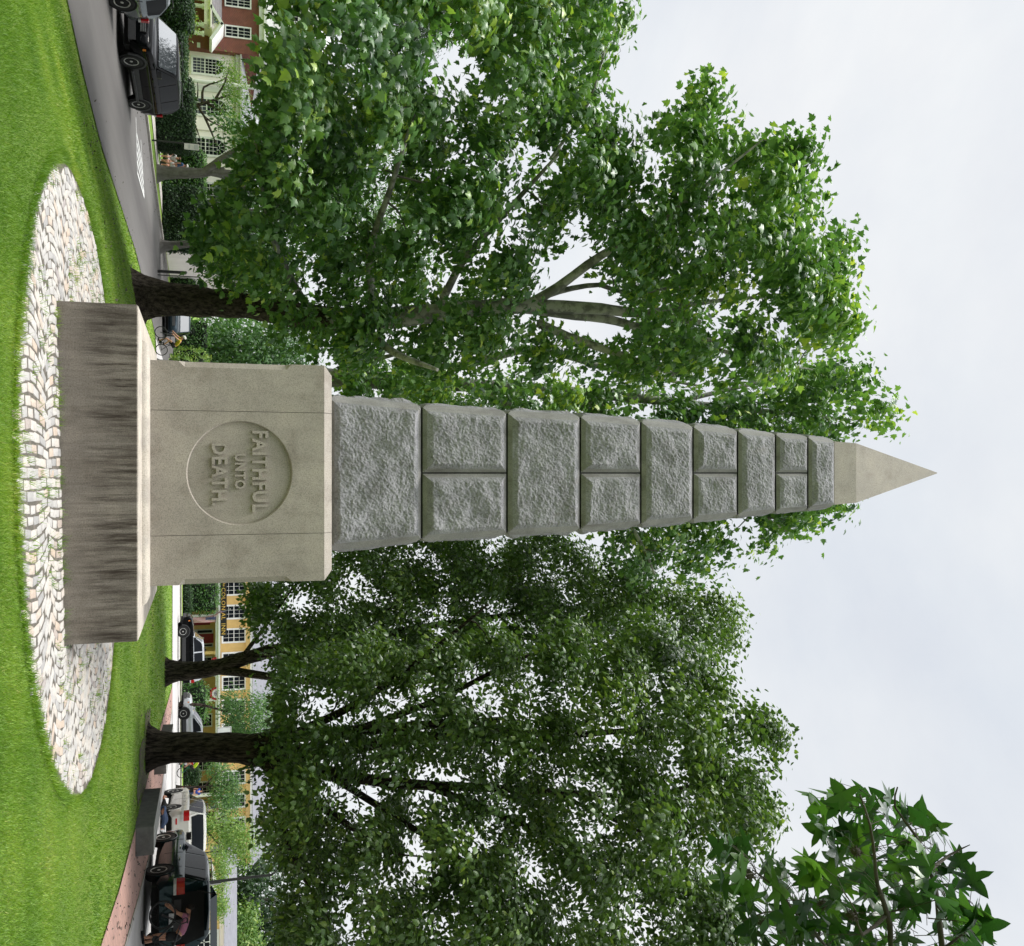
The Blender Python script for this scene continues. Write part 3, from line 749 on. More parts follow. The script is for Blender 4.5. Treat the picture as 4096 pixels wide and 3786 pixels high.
# ---------------------------------------------------------------- near sycamore, left of the monument
tr = thing('sycamore_tree', 'big sycamore with broad lobed leaves and a leaning brown trunk behind the plinth', 'tree', tuple(P(1196, 548, 22.4)), group='sycamores behind the monument')
z = 22.4
q = [P(1198, 520, z), P(1192, 575, z), P(1200, 680, z), P(1212, 850, z), P(1222, 1000, z), P(1262, 1190, z), P(1278, 1350, z)]
mb = MB(); TP = tree_trunk(mb, q, [.72, .58, .49, .42, .40, .37, .36], 22, .42, rough=.13, seed=3); mb.build('trunk', M['bark'], tr, smooth=80)
mb = MB()
LB = [([P(1278, 1330, z), P(1268, 1600, z-.4), P(1235, 1900, z-.9), P(1222, 2110, z-1.2)], [.36, .30, .25, .22]),
      ([P(1225, 2060, z-1.2), P(1228, 2250, z-1.3), P(1236, 2400, z-1.3), P(1255, 2560, z-1.2), P(1290, 2800, z-1)], [.20, .19, .16, .13, .07]),
      ([P(1232, 2100, z-1.2), P(1262, 2300, z-1.0), P(1275, 2420, z-.9), P(1330, 2640, z-.7), P(1370, 2900, z-.6)], [.16, .14, .13, .10, .05]),
      ([P(1215, 2120, z-1.2), P(1150, 2230, z-1.6), P(1060, 2350, z-2), P(985, 2470, z-2.3), P(900, 2650, z-2.6)], [.15, .135, .12, .10, .05]),
      ([P(1205, 2130, z-1.2), P(1165, 2240, z-.8), P(1140, 2400, z-.6), P(1175, 2520, z-.4), P(1130, 2800, z-.2)], [.09, .085, .07, .06, .03]),
      ([P(1290, 2150, z-1), P(1345, 2270, z-1.1), P(1420, 2480, z-1.5), P(1500, 2700, z-1.7)], [.13, .12, .10, .05]),
      ([P(1250, 1750, z-.6), P(1050, 1850, z-2), P(820, 2050, z-3), P(600, 2250, z-3.6)], [.13, .10, .07, .03]),
      ([P(1270, 1500, z-.4), P(1020, 1480, z-2.5), P(760, 1560, z-4.6), P(480, 1650, z-6.2)], [.13, .10, .07, .03]),
      ([P(1265, 1250, z), P(1050, 1130, z-2.5), P(820, 1060, z-4.2), P(560, 1020, z-5.6)], [.12, .09, .06, .03]),
      ([P(1262, 1420, z), P(1400, 1560, z-3), P(1480, 1750, z-5)], [.13, .10, .04]),
      ([P(640, 2200, z-3.5), P(420, 2350, z-4), P(200, 2420, z-4.4)], [.045, .035, .02]),
      ([P(930, 2600, z-2.5), P(760, 2800, z-2.7), P(560, 3050, z-3)], [.07, .05, .02]),
      ([P(1130, 2700, z-.3), P(1000, 3000, z-.6), P(900, 3250, z-.8)], [.05, .04, .02]),
      ([P(1255, 2560, z-1.2), P(1200, 2900, z-1), P(1180, 3300, z-1)], [.09, .06, .02]),
      ([P(1330, 2640, z-.7), P(1420, 2950, z-.6), P(1480, 3250, z-.6)], [.08, .06, .02])]
LM = limbs_from(mb, LB); mb.build('limb', M['bark_pale'], tr, smooth=80)
LM = (LM[0]+TP[0][10:], LM[1]+TP[1][10:])
SYC = OV((545, 690), (515, 640), (490, 600), (430, 545), (350, 520), (322, 488), (372, 430), (392, 372), (452, 320), (478, 250), (530, 180), (500, 95), (525, -10), (560, -70), (1120, -80), (1225, -40), (1262, 30), (1215, 125), (1225, 180), (1215, 235), (1328, 232), (1335, 168), (1372, 150), (1420, 172), (1440, 215), (1470, 255), (1535, 255), (1610, 272), (1625, 320), (1655, 345), (1668, 385), (1630, 415), (1690, 450), (1688, 530), (1655, 555), (1702, 580), (1692, 655), (1640, 690), (1590, 740), (1500, 770), (1300, 770), (1200, 745), (1000, 735), (860, 750), (740, 730), (640, 720))
HS = [OV((1060, 490), (1130, 445), (1160, 485), (1190, 480), (1180, 525), (1130, 550), (1075, 575)), OV((1065, 600), (1140, 570), (1205, 570), (1225, 605), (1190, 645), (1110, 670), (1062, 630)),
      OV((838, 60), (905, 112), (880, 205), (828, 170)), OV((1044, 290), (1105, 330), (1075, 380), (1030, 350)), OV((740, 40), (760, 130), (715, 110)), 
      OV((1010, 395), (1045, 410), (1040, 440)), OV((1480, 320), (1510, 340), (1485, 360)), OV((1395, 590), (1440, 600), (1415, 640)), OV((880, 250), (905, 262), (885, 285)), OV((960, 470), (985, 500), (955, 500))]
def zs(p):       # the lower and outer left boughs reach forward over the lawn
    return 21.5-7.5*np.clip((1250-p[:, 0])/1250, 0, 1)*np.clip((2700-p[:, 1])/1500, 0, 1)-1.5*np.clip((p[:, 1]-1900)/1500, 0, 1)
crown(tr, SYC, HS, 1650, 30, zs, 3.6, .20, 'syc', M['leaf_syc'], LM, spread=.42, inset=30, dmax=380, col=(.45, .26), twigs=.55, bark='bark_grey')
# ---------------------------------------------------------------- second sycamore, straight behind the shaft
tr = thing('sycamore_tree', 'pale limbed sycamore standing directly behind the obelisk shaft', 'tree', tuple(P(1500, 600, 30)), group='sycamores behind the monument')
z = 30
mb = MB(); q = [P(1492, 570, z), P(1490, 640, z), P(1496, 900, z), P(1512, 1300, z), P(1526, 1560, z), P(1540, 1850, z)]
TP = tree_trunk(mb, q, [.60, .48, .42, .38, .33, .27], 16, .4, rough=.1, seed=9); mb.build('trunk', M['bark_grey'], tr, smooth=80)
mb = MB()
LB = [([P(1540, 1850, z), P(1560, 2200, z-.5), P(1600, 2600, z-1), P(1640, 3000, z-1.5), P(1680, 3400, z-2)], [.27, .22, .17, .11, .04]),
      ([P(1526, 1600, z), P(1450, 1900, z-1), P(1400, 2150, z-1.5), P(1480, 2450, z-2), P(1545, 2800, z-2)], [.20, .17, .14, .10, .04]),
      ([P(1540, 1900, z), P(1700, 2150, z-1), P(1900, 2400, z-2), P(2150, 2550, z-3), P(2300, 2620, z-3.4)], [.18, .16, .12, .07, .03]),
      ([P(1570, 2250, z-.5), P(1760, 2600, z-1.5), P(1960, 2900, z-2), P(2130, 3150, z-2.5)], [.15, .12, .08, .03]),
      ([P(1510, 1290, z), P(1440, 1500, z-1.5), P(1390, 1700, z-2.5)], [.12, .09, .04]),
      ([P(1610, 2700, z-1), P(1540, 3000, z-1), P(1500, 3200, z-1)], [.10, .07, .02])]
LM = limbs_from(mb, LB); mb.build('limb', M['bark_pale'], tr, smooth=80)
S2 = OV((640, 640), (700, 640), (760, 690), (1000, 715), (1200, 745), (1500, 745), (1650, 690), (1735, 722), (1738, 775), (1772, 830), (1752, 842), (1712, 812), (1690, 840), (1640, 870), (1690, 960), (1700, 985), (1685, 1010), (1630, 1005), (1618, 1050), (1585, 1082), (1545, 1055), (1490, 1105), (1470, 1060), (1452, 1000), (1440, 1045), (1455, 1085), (1400, 1110), (1420, 1150), (1340, 1165), (1220, 1150), (1180, 1080), (1140, 1050), (1110, 960), (1000, 880), (800, 820), (650, 810))
H2 = [OV((645, 690), (680, 720), (660, 750)), OV((1060, 640), (1200, 640), (1230, 690), (1100, 700)), OV((1095, 1020), (1160, 1030), (1150, 1060)), OV((820, 690), (850, 700), (835, 730)), OV((1450, 985), (1475, 1000), (1460, 1040)), OV((900, 760), (925, 745), (915, 770)), OV((1250, 800), (1275, 815), (1255, 830)), OV((1640, 790), (1668, 800), (1650, 830))]
crown(tr, S2, H2, 860, 27, 28, 3.2, .22, 'syc', M['leaf_syc'], LM, spread=.50, inset=32, dmax=300, col=(.45, .26), twigs=.55, bark='bark_grey')
# ---------------------------------------------------------------- linden on the right, dark furrowed trunk
tr = thing('linden_tree', 'dark spreading linden with a thick furrowed trunk beside the granite bench blocks', 'tree', tuple(P(2990, 572, 21.5)), group='lindens on the right of the lawn')
z = 21.5
mb = MB(); q = [P(3000, 545, z), P(2996, 590, z), P(2992, 690, z), P(2990, 850, z), P(2996, 960, z), P(3010, 1060, z)]
TP = tree_trunk(mb, q, [.74, .52, .415, .40, .41, .40], 24, .45, rough=.12, seed=5); mb.build('trunk', M['bark_dark'], tr, smooth=80)
mb = MB()
LB = [([P(2985, 950, z), P(2950, 1120, z-.2), P(2930, 1350, z-.5), P(2905, 1650, z-.8), P(2880, 2000, z-1)], [.30, .24, .20, .16, .10]),
      ([P(3000, 1020, z), P(3010, 1280, z+.2), P(2960, 1600, z+.4), P(2930, 2000, z+.5), P(2940, 2300, z+.5), P(2900, 2700, z+.6)], [.30, .24, .20, .15, .12, .05]),
      ([P(3030, 1040, z), P(3075, 1250, z-.4), P(3130, 1550, z-.8), P(3150, 1900, z-1), P(3170, 2250, z-1.1), P(3200, 2700, z-1.1)], [.28, .22, .18, .14, .11, .04]),
      ([P(3020, 1000, z), P(3080, 1080, z-.6), P(3180, 1150, z-1.4), P(3240, 1300, z-2), P(3320, 1420, z-2.5), P(3420, 1600, z-3)], [.17, .15, .13, .11, .09, .05]),
      ([P(2950, 1150, z), P(2830, 1400, z-.7), P(2700, 1600, z-1.2), P(2560, 1780, z-1.6), P(2420, 1950, z-2)], [.16, .13, .10, .07, .03]),
      ([P(2930, 1400, z-.5), P(2800, 1750, z-.6), P(2650, 2050, z-.6), P(2560, 2300, z-.6)], [.13, .10, .07, .03]),
      ([P(3140, 1700, z-.9), P(3260, 2000, z-1.5), P(3380, 2250, z-2), P(3600, 2450, z-2.4)], [.12, .10, .07, .03]),
      ([P(3090, 1300, z-.4), P(3280, 1600, z-1.6), P(3480, 1900, z-2.6), P(3700, 2100, z-3.2)], [.13, .10, .07, .03]),
      ([P(3165, 2200, z-1.1), P(3300, 2500, z-1.4), P(3420, 2760, z-1.5)], [.08, .06, .02]),
      ([P(2935, 2250, z+.5), P(2820, 2500, z+.4), P(2740, 2800, z+.3)], [.08, .06, .02]),
      ([P(3190, 2600, z-1.1), P(3120, 2850, z-1), P(3080, 3100, z-1)], [.06, .04, .015]),
      ([P(3070, 1140, z-.5), P(3250, 1120, z-2), P(3450, 1180, z-3.5), P(3650, 1300, z-4.5)], [.09, .07, .05, .03])]
LB = [(p, [x*(.80 if i else .9) for i, x in enumerate(r)]) for p, r in LB]; LM = limbs_from(mb, LB); mb.build('limb', M['bark_dark'], tr, smooth=80)
T1 = OV((505, 1290), (535, 1350), (545, 1400), (500, 1460), (478, 1520), (492, 1570), (480, 1640), (515, 1700), (545, 1740), (515, 1800), (535, 1920), (1460, 1920), (1465, 1830), (1435, 1775), (1465, 1700), (1545, 1630), (1572, 1560), (1520, 1500), (1590, 1445), (1580, 1420), (1500, 1390), (1445, 1330), (1472, 1290), (1420, 1250), (1300, 1210), (1000, 1220), (700, 1240))
H3 = [OV((830, 1510), (930, 1520), (880, 1570), (820, 1545)), OV((1190, 1760), (1260, 1740), (1300, 1800), (1210, 1810)), OV((1150, 1600), (1200, 1610), (1180, 1650)), OV((1180, 1440), (1230, 1460), (1190, 1480)), OV((680, 1560), (720, 1580), (690, 1600)), OV((790, 1640), (830, 1650), (810, 1700)), OV((1330, 1640), (1380, 1650), (1350, 1690)), OV((760, 1390), (800, 1370), (790, 1410)), OV((1030, 1690), (1060, 1720), (1030, 1740)), OV((640, 1400), (665, 1410), (650, 1440))]
crown(tr, T1, H3, 2100, 36, lambda p: 20.5-2.5*np.clip((p[:, 0]-3000)/800, 0, 1), 3.4, .148, 'lin', M['leaf_lin'], LM, spread=.38, inset=26, dmax=340, col=(.46, .25), twigs=.6, bark='bark_dark', face=.2, clump=13, pull=.38)
tr = thing('linden_tree', 'linden with a forked trunk in front of the inn, half hidden by the pedestal', 'tree', tuple(P(2690, 655, 33)), group='lindens on the right of the lawn')
z = 33
mb = MB(); q = [P(2692, 632, z), P(2690, 680, z), P(2682, 780, z), P(2672, 860, z), P(2640, 960, z), P(2600, 1100, z)]
TP = tree_trunk(mb, q, [.62, .46, .37, .35, .31, .27], 18, .45, rough=.12, seed=15); mb.build('trunk', M['bark_dark'], tr, smooth=80)
mb = MB()
LB = [([P(2676, 850, z), P(2690, 960, z-.3), P(2710, 1100, z-.5), P(2740, 1400, z-.6), P(2720, 1800, z-.6)], [.28, .24, .2, .15, .06]),
      ([P(2600, 1090, z), P(2560, 1400, z-.3), P(2500, 1750, z-.6), P(2440, 2200, z-1), P(2400, 2600, z-1.2)], [.27, .22, .17, .11, .04]),
      ([P(2580, 1250, z), P(2460, 1500, z-1), P(2350, 1750, z-1.6), P(2260, 2000, z-2)], [.17, .13, .09, .03]),
      ([P(2540, 1500, z), P(2560, 1900, z), P(2540, 2300, z+.2), P(2500, 2700, z+.3)], [.16, .13, .09, .03]),
      ([P(2640, 960, z), P(2480, 1080, z-1), P(2340, 1180, z-1.5)], [.12, .09, .04])]
LB = [(p, [x*(.80 if i else .9) for i, x in enumerate(r)]) for p, r in LB]; LM = limbs_from(mb, LB); mb.build('limb', M['bark_dark'], tr, smooth=80)
T2 = OV((478, 1160), (490, 1200), (478, 1245), (500, 1275), (535, 1340), (700, 1340), (900, 1310), (1200, 1310), (1440, 1270), (1468, 1170), (1400, 1150), (1310, 1130), (1190, 1090), (1130, 1060), (1085, 1000), (1020, 1000), (900, 1015), (700, 1025), (650, 1050), (500, 1130))
H4 = [OV((560, 1160), (600, 1180), (580, 1210)), OV((690, 1120), (720, 1140), (700, 1165)), OV((860, 1190), (900, 1200), (880, 1240)), OV((1100, 1080), (1130, 1110), (1105, 1120)), OV((640, 1240), (670, 1250), (655, 1280)), OV((1300, 1200), (1330, 1215), (1310, 1240))]
crown(tr, T2, H4, 1550, 36, 31.5, 3.6, .178, 'lin', M['leaf_lin'], LM, spread=.56, inset=24, dmax=280, col=(.48, .25), twigs=.6, bark='bark_dark', face=.2, clump=13, pull=.36)
# ---------------------------------------------------------------- sweetgum bough close to the camera, upper right
tr = thing('sweetgum_tree', 'leafy sweetgum bough with star shaped leaves and spiky balls close by, upper right', 'tree', (4.3, 2.3, g(4.3, 2.3)))
mb = MB(); tree_trunk(mb, [(4.3, 2.3, 0), (4.25, 2.3, .5), (4.2, 2.32, 2.2), (4.15, 2.35, 4.2), (4.1, 2.4, 6.2)], [.30, .22, .19, .15, .08], 14, .4, seed=2); mb.build('trunk', M['bark_grey'], tr, smooth=80)
BR = [[(4300, 3450, 3.0), (3950, 3280, 2.75), (3786, 3300, 2.65), (3690, 3210, 2.6), (3560, 3110, 2.5), (3480, 3010, 2.45)],
      [(3700, 3225, 2.6), (3655, 3130, 2.55), (3650, 3060, 2.5), (3690, 2960, 2.5)],
      [(4350, 3700, 2.7), (3950, 3580, 2.5), (3700, 3560, 2.4), (3540, 3510, 2.35), (3440, 3500, 2.3), (3300, 3480, 2.3), (3180, 3440, 2.25)],
      [(4300, 3850, 2.9), (3800, 3770, 2.7), (3600, 3750, 2.6), (3480, 3720, 2.55), (3340, 3660, 2.5), (3230, 3580, 2.5), (3150, 3590, 2.45)],
      [(3650, 3555, 2.4), (3740, 3450, 2.3), (3640, 3420, 2.3), (3560, 3370, 2.25)], [(3480, 3720, 2.55), (3420, 3800, 2.6), (3380, 3880, 2.6)], [(3800, 3770, 2.7), (3700, 3900, 2.7)]]
mb = MB(); SP = []
for b in BR:
    q = [P(u, v, d) for u, v, d in b]; r0 = .011 if len(b) > 4 else .006
    tree_trunk(mb, q, [r0*(1-.82*i/(len(q)-1)) for i in range(len(q))], 7, rough=.25, seed=1)
    for i in range(len(q)-1):
        for k in range(6): SP.append((q[i].lerp(q[i+1], k/6), len(SP)))
mb.tube([(4.15, 2.35, 4.2), P(4300, 3450, 3.0)], [.03, .012], 7); mb.tube([(4.15, 2.35, 4.2), P(4350, 3700, 2.7)], [.03, .012], 7); mb.tube([(4.12, 2.38, 5.2), P(4300, 3850, 2.9)], [.03, .012], 7)
LIMB = mb
GP = OV((1375, 1670), (1400, 1625), (1440, 1605), (1500, 1640), (1560, 1660), (1575, 1625), (1560, 1540), (1610, 1480), (1650, 1475), (1690, 1530), (1775, 1530), (1800, 1575), (1850, 1590), (1885, 1650), (1930, 1720), (1945, 1790), (1930, 1960), (1480, 1960), (1440, 1800), (1400, 1740))
pts = []
while len(pts) < 360:
    p = np.array([[random.uniform(2950, 4000), random.uniform(2780, 3990)]])
    if in_poly(p, GP)[0] and edge_d(p, GP)[0] > 40: pts.append(p[0])
pos, nrm, tip, siz, col = [], [], [], [], []; mb = LIMB; Q = np.array([p[0][:] for p in SP])
for u, v in pts:
    d = 2.3+random.random()*.9; c = P(u, v, d); dd = Q-np.array(c); i = int(np.argmin((dd*dd).sum(1))); a = Vector(Q[i])
    if (c-a).length > .16: a = c+(a-c).normalized()*random.uniform(.09, .16)
    s = random.uniform(.058, .098)
    n_ = Vector((random.gauss(0, .5), random.gauss(-.2, .6), .55)); t_ = (c-a).normalized()*.8+Vector((random.gauss(0, .5), random.gauss(0, .5), random.gauss(-.5, .4)))
    mid = a.lerp(c, .5)+Vector((0, 0, .02)); mb.tube([a, mid, c], [.0013, .0010, .0009], 5)
    pos.append(c); nrm.append(n_); tip.append(t_); siz.append(s); col.append(min(1, max(0, random.gauss(.45, .3))))
mb.build('limb', M['twig'], tr, smooth=80)
# the rest of the same crown, above and to the right of what the picture takes in
def seen(p):
    d = p-Vector((0, 0, EYE)); zc_ = d.y*cp+d.z*sp
    if zc_ < .3: return False
    return -250 < U0+F*d.x/zc_ < 4050 and -300 < V0+F*(d.z*cp-d.y*sp)/zc_ < 4400
HI = MB()
for k in range(16):
    a_ = k*2.4; z0_ = 3.6+k*.22; p0 = Vector((4.15, 2.35, z0_)); e = p0+Vector((math.cos(a_), math.sin(a_), .55))*(1.9-.06*k)
    if seen(e) or seen(p0.lerp(e, .6)): continue
    HI.tube([p0, p0.lerp(e, .5)+Vector((0, 0, .1)), e], [.035, .022, .006], 6)
    for j in range(70):
        c = p0.lerp(e, random.uniform(.25, 1.1))+Vector((random.gauss(0, .25), random.gauss(0, .25), random.gauss(.05, .22)))
        if seen(c): continue
        pos.append(c); nrm.append(Vector((random.gauss(0, .5), random.gauss(0, .5), .7))); tip.append(Vector((random.gauss(0, 1), random.gauss(0, 1), -.4))); siz.append(random.uniform(.06, .1)); col.append(random.random())
for b in BR[:4]:
    q0, q1 = P(*b[0]), P(*b[1])
    for j in range(80):
        c = q0.lerp(q1, random.uniform(-.6, .6))+Vector((random.gauss(0, .2), random.gauss(0, .2), random.gauss(0, .2)))
        if seen(c): continue
        pos.append(c); nrm.append(Vector((random.gauss(0, .5), random.gauss(0, .5), .7))); tip.append(Vector((random.gauss(0, 1), random.gauss(0, 1), -.4))); siz.append(random.uniform(.06, .1)); col.append(random.random())
HI.build('branchwork', M['twig'], tr, smooth=80)
leaves('crown', np.array([p[:] for p in pos]), np.array([p[:] for p in nrm]), np.array([p[:] for p in tip]), np.array(siz), np.array(col), 'gum', M['leaf_gum'], tr)
for u, v, d in ((3408, 3425, 2.3), (3500, 2997, 2.45), (3665, 3408, 2.3), (3700, 3055, 2.5), (3620, 3290, 2.5)):
    mb = MB(); c = P(u, v, d); mb.ball(c, .013, 0, 10, 7)
    for k in range(60):
        n_ = Vector((random.gauss(0, 1), random.gauss(0, 1), random.gauss(0, 1))).normalized(); mb.tube([c+n_*.011, c+n_*.021], [.0022, .0003], 4, caps=False)
    mb.tube([c, c+Vector((.02, 0, .05))], .001, 4); mb.build('seed_ball', M['twig'], tr, fix=False)
# ================================================================ buildings
def pb(mb, u0, u1, v0, v1, Y, depth, m=0, zb=None):
    """box whose front face, at distance Y, spans the given outline; depth runs away from the camera"""
    vm = (v0+v1)/2; x0 = pr(u0, vm, Y)[0]; x1 = pr(u1, vm, Y)[0]; z0 = pr(0, v0, Y)[1] if zb is None else zb; z1 = pr(0, v1, Y)[1]
    mb.box(min(x0, x1), max(x0, x1), Y, Y+depth, z0, z1, m); return x0, x1, z0, z1

def win_xz(parent, x0, x1, z0, z1, Y, nx=3, nz=4, arch=False, frame='white', glass='glass', fw=.10, mun=.028, sash=True, name='window', lower=None):
    """window as frame, glazing bars and a pane child; front faces -Y"""
    mb = MB(); r = (x1-x0)/2; xc = (x0+x1)/2; zt = z1-r if arch else z1
    mb.box(x0-fw, x0, Y-.07, Y+.02, z0-fw, zt+(0 if arch else fw)); mb.box(x1, x1+fw, Y-.07, Y+.02, z0-fw, zt+(0 if arch else fw)); mb.box(x0, x1, Y-.09, Y+.02, z0-fw, z0)
    if not arch: mb.box(x0, x1, Y-.07, Y+.02, z1, z1+fw)
    else:
        for k in range(12):
            a, b = math.pi*k/12, math.pi*(k+1)/12
            q = [(xc+R_*math.cos(t_), zt+R_*math.sin(t_)) for R_, t_ in ((r, a), (r+fw, a), (r+fw, b), (r, b))]
            mb.prism(q, lambda p: (p[0], Y-.07, p[1]), lambda p: (p[0], Y+.02, p[1]))
        for k in range(1, 5):
            a = math.pi*k/5; c, s = math.cos(a), math.sin(a)
            mb.obox((xc+c*r*.66, Y-.035, zt+s*r*.66), (c*r*.34, 0, s*r*.34), (0, .012, 0), (-s*mun/2, 0, c*mun/2))
        for k in range(8):
            a, b = math.pi*k/8, math.pi*(k+1)/8
            q = [(xc+R_*math.cos(t_), zt+R_*math.sin(t_)) for R_, t_ in ((r*.30, a), (r*.30+mun, a), (r*.30+mun, b), (r*.30, b))]
            mb.prism(q, lambda p: (p[0], Y-.045, p[1]), lambda p: (p[0], Y-.02, p[1]))
        mb.box(x0, x1, Y-.047, Y-.021, zt-mun/2, zt+mun/2)
    for i in range(1, nx): x = x0+(x1-x0)*i/nx; mb.box(x-mun/2, x+mun/2, Y-.045, Y-.02, z0, zt)
    for i in range(1, nz): z_ = z0+(zt-z0)*i/nz; mb.box(x0, x1, Y-.043, Y-.022, z_-mun/2, z_+mun/2)
    if sash: zm = (z0+z1)/2 if not arch else z0+(zt-z0)*.52; mb.box(x0, x1, Y-.055, Y-.018, zm-.035, zm+.035)
    f = mb.build(name, M[frame], parent, fix=True)
    p = MB(); zp = (z0+z1)/2
    q = [(x0, z0), (x1, z0), (x1, zt)]+([(xc+r*math.cos(math.pi*k/12), zt+r*math.sin(math.pi*k/12)) for k in range(1, 12)] if arch else [])+[(x0, zt)]
    p.prism(q, lambda a: (a[0], Y-.012, a[1]), lambda a: (a[0], Y+.01, a[1])); p.build('pane', M[glass], f)
    if lower:
        p = MB(); p.box(x0, x1, Y-.017, Y-.0125, z0, z0+(zt-z0)*.5); p.build('blind', M[lower], f)
    return f

def win(parent, u0, u1, v0, v1, Y, *a, **k):
    vm = (v0+v1)/2; return win_xz(parent, pr(u0, vm, Y)[0], pr(u1, vm, Y)[0], pr(0, v0, Y)[1], pr(0, v1, Y)[1], Y, *a, **k)

# ---------------------------------------------------------------- left: cream hall and brick front
YB = 58.0; zg = -.9
hall = thing('cream_hall', 'cream stucco hall with tall arched many paned windows behind the clipped hedge', 'building', (-26, YB, zg))
x0, x1 = pr(203, 860, YB)[0], pr(1010, 800, YB)[0]; zt = pr(0, 966, YB)[1]; zc_ = pr(0, 936, YB)[1]
MB().box(x0, x1, YB, YB+14, zg, zc_).build('wall', M['cream'], hall)
mb = MB(); mb.box(x0-.02, x1+.15, YB-.10, YB+14.1, zc_, zc_+.12); mb.box(x0-.02, x1+.3, YB-.26, YB+14.2, zc_+.12, zt-.12); mb.box(x0-.02, x1+.45, YB-.42, YB+14.3, zt-.12, zt); mb.build('cornice', M['trimgrey'], hall)
mb = MB(); mb.add([(x0, YB-.3, zt), (x1+.4, YB-.3, zt), (x1+.4, YB+14, zt), (x0, YB+14, zt), (x0+3, YB+7, zt+1.6), (x1-3, YB+7, zt+1.6)], [(0, 1, 5, 4), (1, 2, 5), (2, 3, 4, 5), (3, 0, 4)]); mb.build('roof', M['roofgrey'], hall)
for a, b, top, lo_ in ((238, 297, 894, 772), (400, 461, 906, 775), (558, 620, 900, 772), (738, 797, 896, 780), (900, 955, 892, 780)):
    win(hall, a, b, lo_, top, YB, 5 if a < 300 else 4, 6, True, lower='shade_glass' if a < 500 else None, sash=True, fw=.16)
for uu in (352, 508, 680, 850): mb = MB(); pb(mb, uu-12, uu+12, 700, 930, YB-.09, .10, 0, zg); mb.build('pilaster', M['white' if uu < 400 else 'cream'], hall)
mb = MB(); xq = pr(334, 860, YB-.4)[0]; mb.tube([(xq, YB-.42, zg), (xq, YB-.42, zt+1.2)], .15, 14)
for z_ in (1.2, 2.6, 4.0): mb.tube([(xq, YB-.42, z_), (xq, YB-.42, z_+.08)], .17, 14)
mb.build('downpipe', M['white'], hall, smooth=40)
br_ = thing('brick_lodge', 'red brick lodge with a white columned porch and small pediment left of the cream hall', 'building', (-34, YB-.5, zg))
YK = YB-.5; xb1 = pr(203, 860, YK)[0]-.02; xb0 = xb1-16
zk = pr(0, 1036, YK)[1]
MB().box(xb0, xb1, YK, YK+14, zg, zk).build('wall', M['brick'], br_)
mb = MB(); mb.box(xb0-.2, xb1+.06, YK-.22, YK+14, zk, zk+.35); mb.box(xb0-.3, xb1+.12, YK-.4, YK+14, zk+.35, zk+.55); mb.build('cornice', M['white'], br_)
zu = pr(0, 1215, YK+1)[1]
mb = MB(); mb.box(xb0, xb1-1.2, YK+1, YK+13, zk+.55, zu); xm = (xb0+xb1-1.2)/2
mb.prism([(xb0-.4, zu), (xb1-.8, zu), (xm, zu+4)], lambda p: (p[0], YK+.8, p[1]), lambda p: (p[0], YK+13, p[1])); mb.build('upper_storey', M['white'], br_)
for a, b in ((-80, -50), (-10, 25), (50, 85), (120, 150)): win(br_, a, b, 1138, 1192, YK+1, 2, 2, sash=False, fw=.08)
for a, b in ((-120, -85), (-8, 28), (112, 150)): win(br_, a, b, 904, 1000, YK, 3, 4)
xe0, xe1 = pr(-170, 830, YK)[0], pr(143, 830, YK)[0]; ze0, ze1 = pr(0, 817, YK-1.4)[1], pr(0, 848, YK-1.4)[1]
mb = MB()
for uu in (-150, -118, -8, 22, 97, 131):
    xc = pr(uu, 780, YK-1.2)[0]; mb.lathe([(.20, 0), (.20, .12), (.15, .16), (.135, ze0-zg-.2), (.19, ze0-zg-.12), (.19, ze0-zg)], (xc, YK-1.2, zg), n=16)
    mb.build('column', M['white'], br_, smooth=40); mb = MB()
mb.box(xe0-.6, xe1, YK-1.45, YK, ze0, ze0+.3); mb.box(xe0-.7, xe1+.08, YK-1.5, YK, ze0+.3, ze1-.12); mb.box(xe0-.8, xe1+.35, YK-1.75, YK, ze1-.12, ze1); mb.build('entablature', M['cream'], br_)
for s_, a, b in (('MASONIC', 39, 78), ('TEMPLE', 84, 118)): text_mesh('lettering', s_, M['greysteel'], br_, pr(a, 833, YK-1.5)[0], pr(b, 833, YK-1.5)[0], pr(0, 830, YK-1.5)[1], pr(0, 837, YK-1.5)[1], YK-1.5, .012, 1.15)
xa, xz_, xc = pr(18, 850, YK-1.75)[0], pr(161, 850, YK-1.75)[0], pr(95, 890, YK-1.75)[0]; zp1 = pr(0, 896, YK-1.75)[1]
mb = MB(); mb.prism([(xa+.2, ze1), (xz_-.25, ze1), (xc, zp1-.22)], lambda p: (p[0], YK-1.55, p[1]), lambda p: (p[0], YK, p[1])); mb.build('pediment', M['cream'], br_)
mb = MB()
for p, q in (((xa, ze1), (xc, zp1)), ((xc, zp1), (xz_, ze1))):
    d = Vector((q[0]-p[0], 0, q[1]-p[1])); n_ = Vector((-d.z, 0, d.x)).normalized()*.11
    mb.obox(((p[0]+q[0])/2-n_.x, YK-.88, (p[1]+q[1])/2-n_.z), d*.5, (0, .87, 0), n_)
mb.build('raking_cornice', M['white'], br_)
mb = MB(); mb.add([(xe0-.8, YK-1.75, ze1+.01), (xc, YK-1.75, ze1+.01), (xc, YK, zp1-.1), (xe0-.8, YK, zp1-.1)], [(0, 1, 2, 3)]); mb.add([(xe0-.8, YK-1.75, ze1-.05), (xc, YK-1.75, ze1-.05), (xc, YK, zp1-.16), (xe0-.8, YK, zp1-.16)], [(0, 1, 2, 3)]); mb.build('porch_roof', M['roofdark'], br_)
M['emblem'] = mat('emblem_blue', (.09, .16, .30), (.07, .13, .26), 5, .5)
ex, ez = pr(82, 868, YK-1.56)[0], pr(0, 868, YK-1.56)[1]; mb = MB()
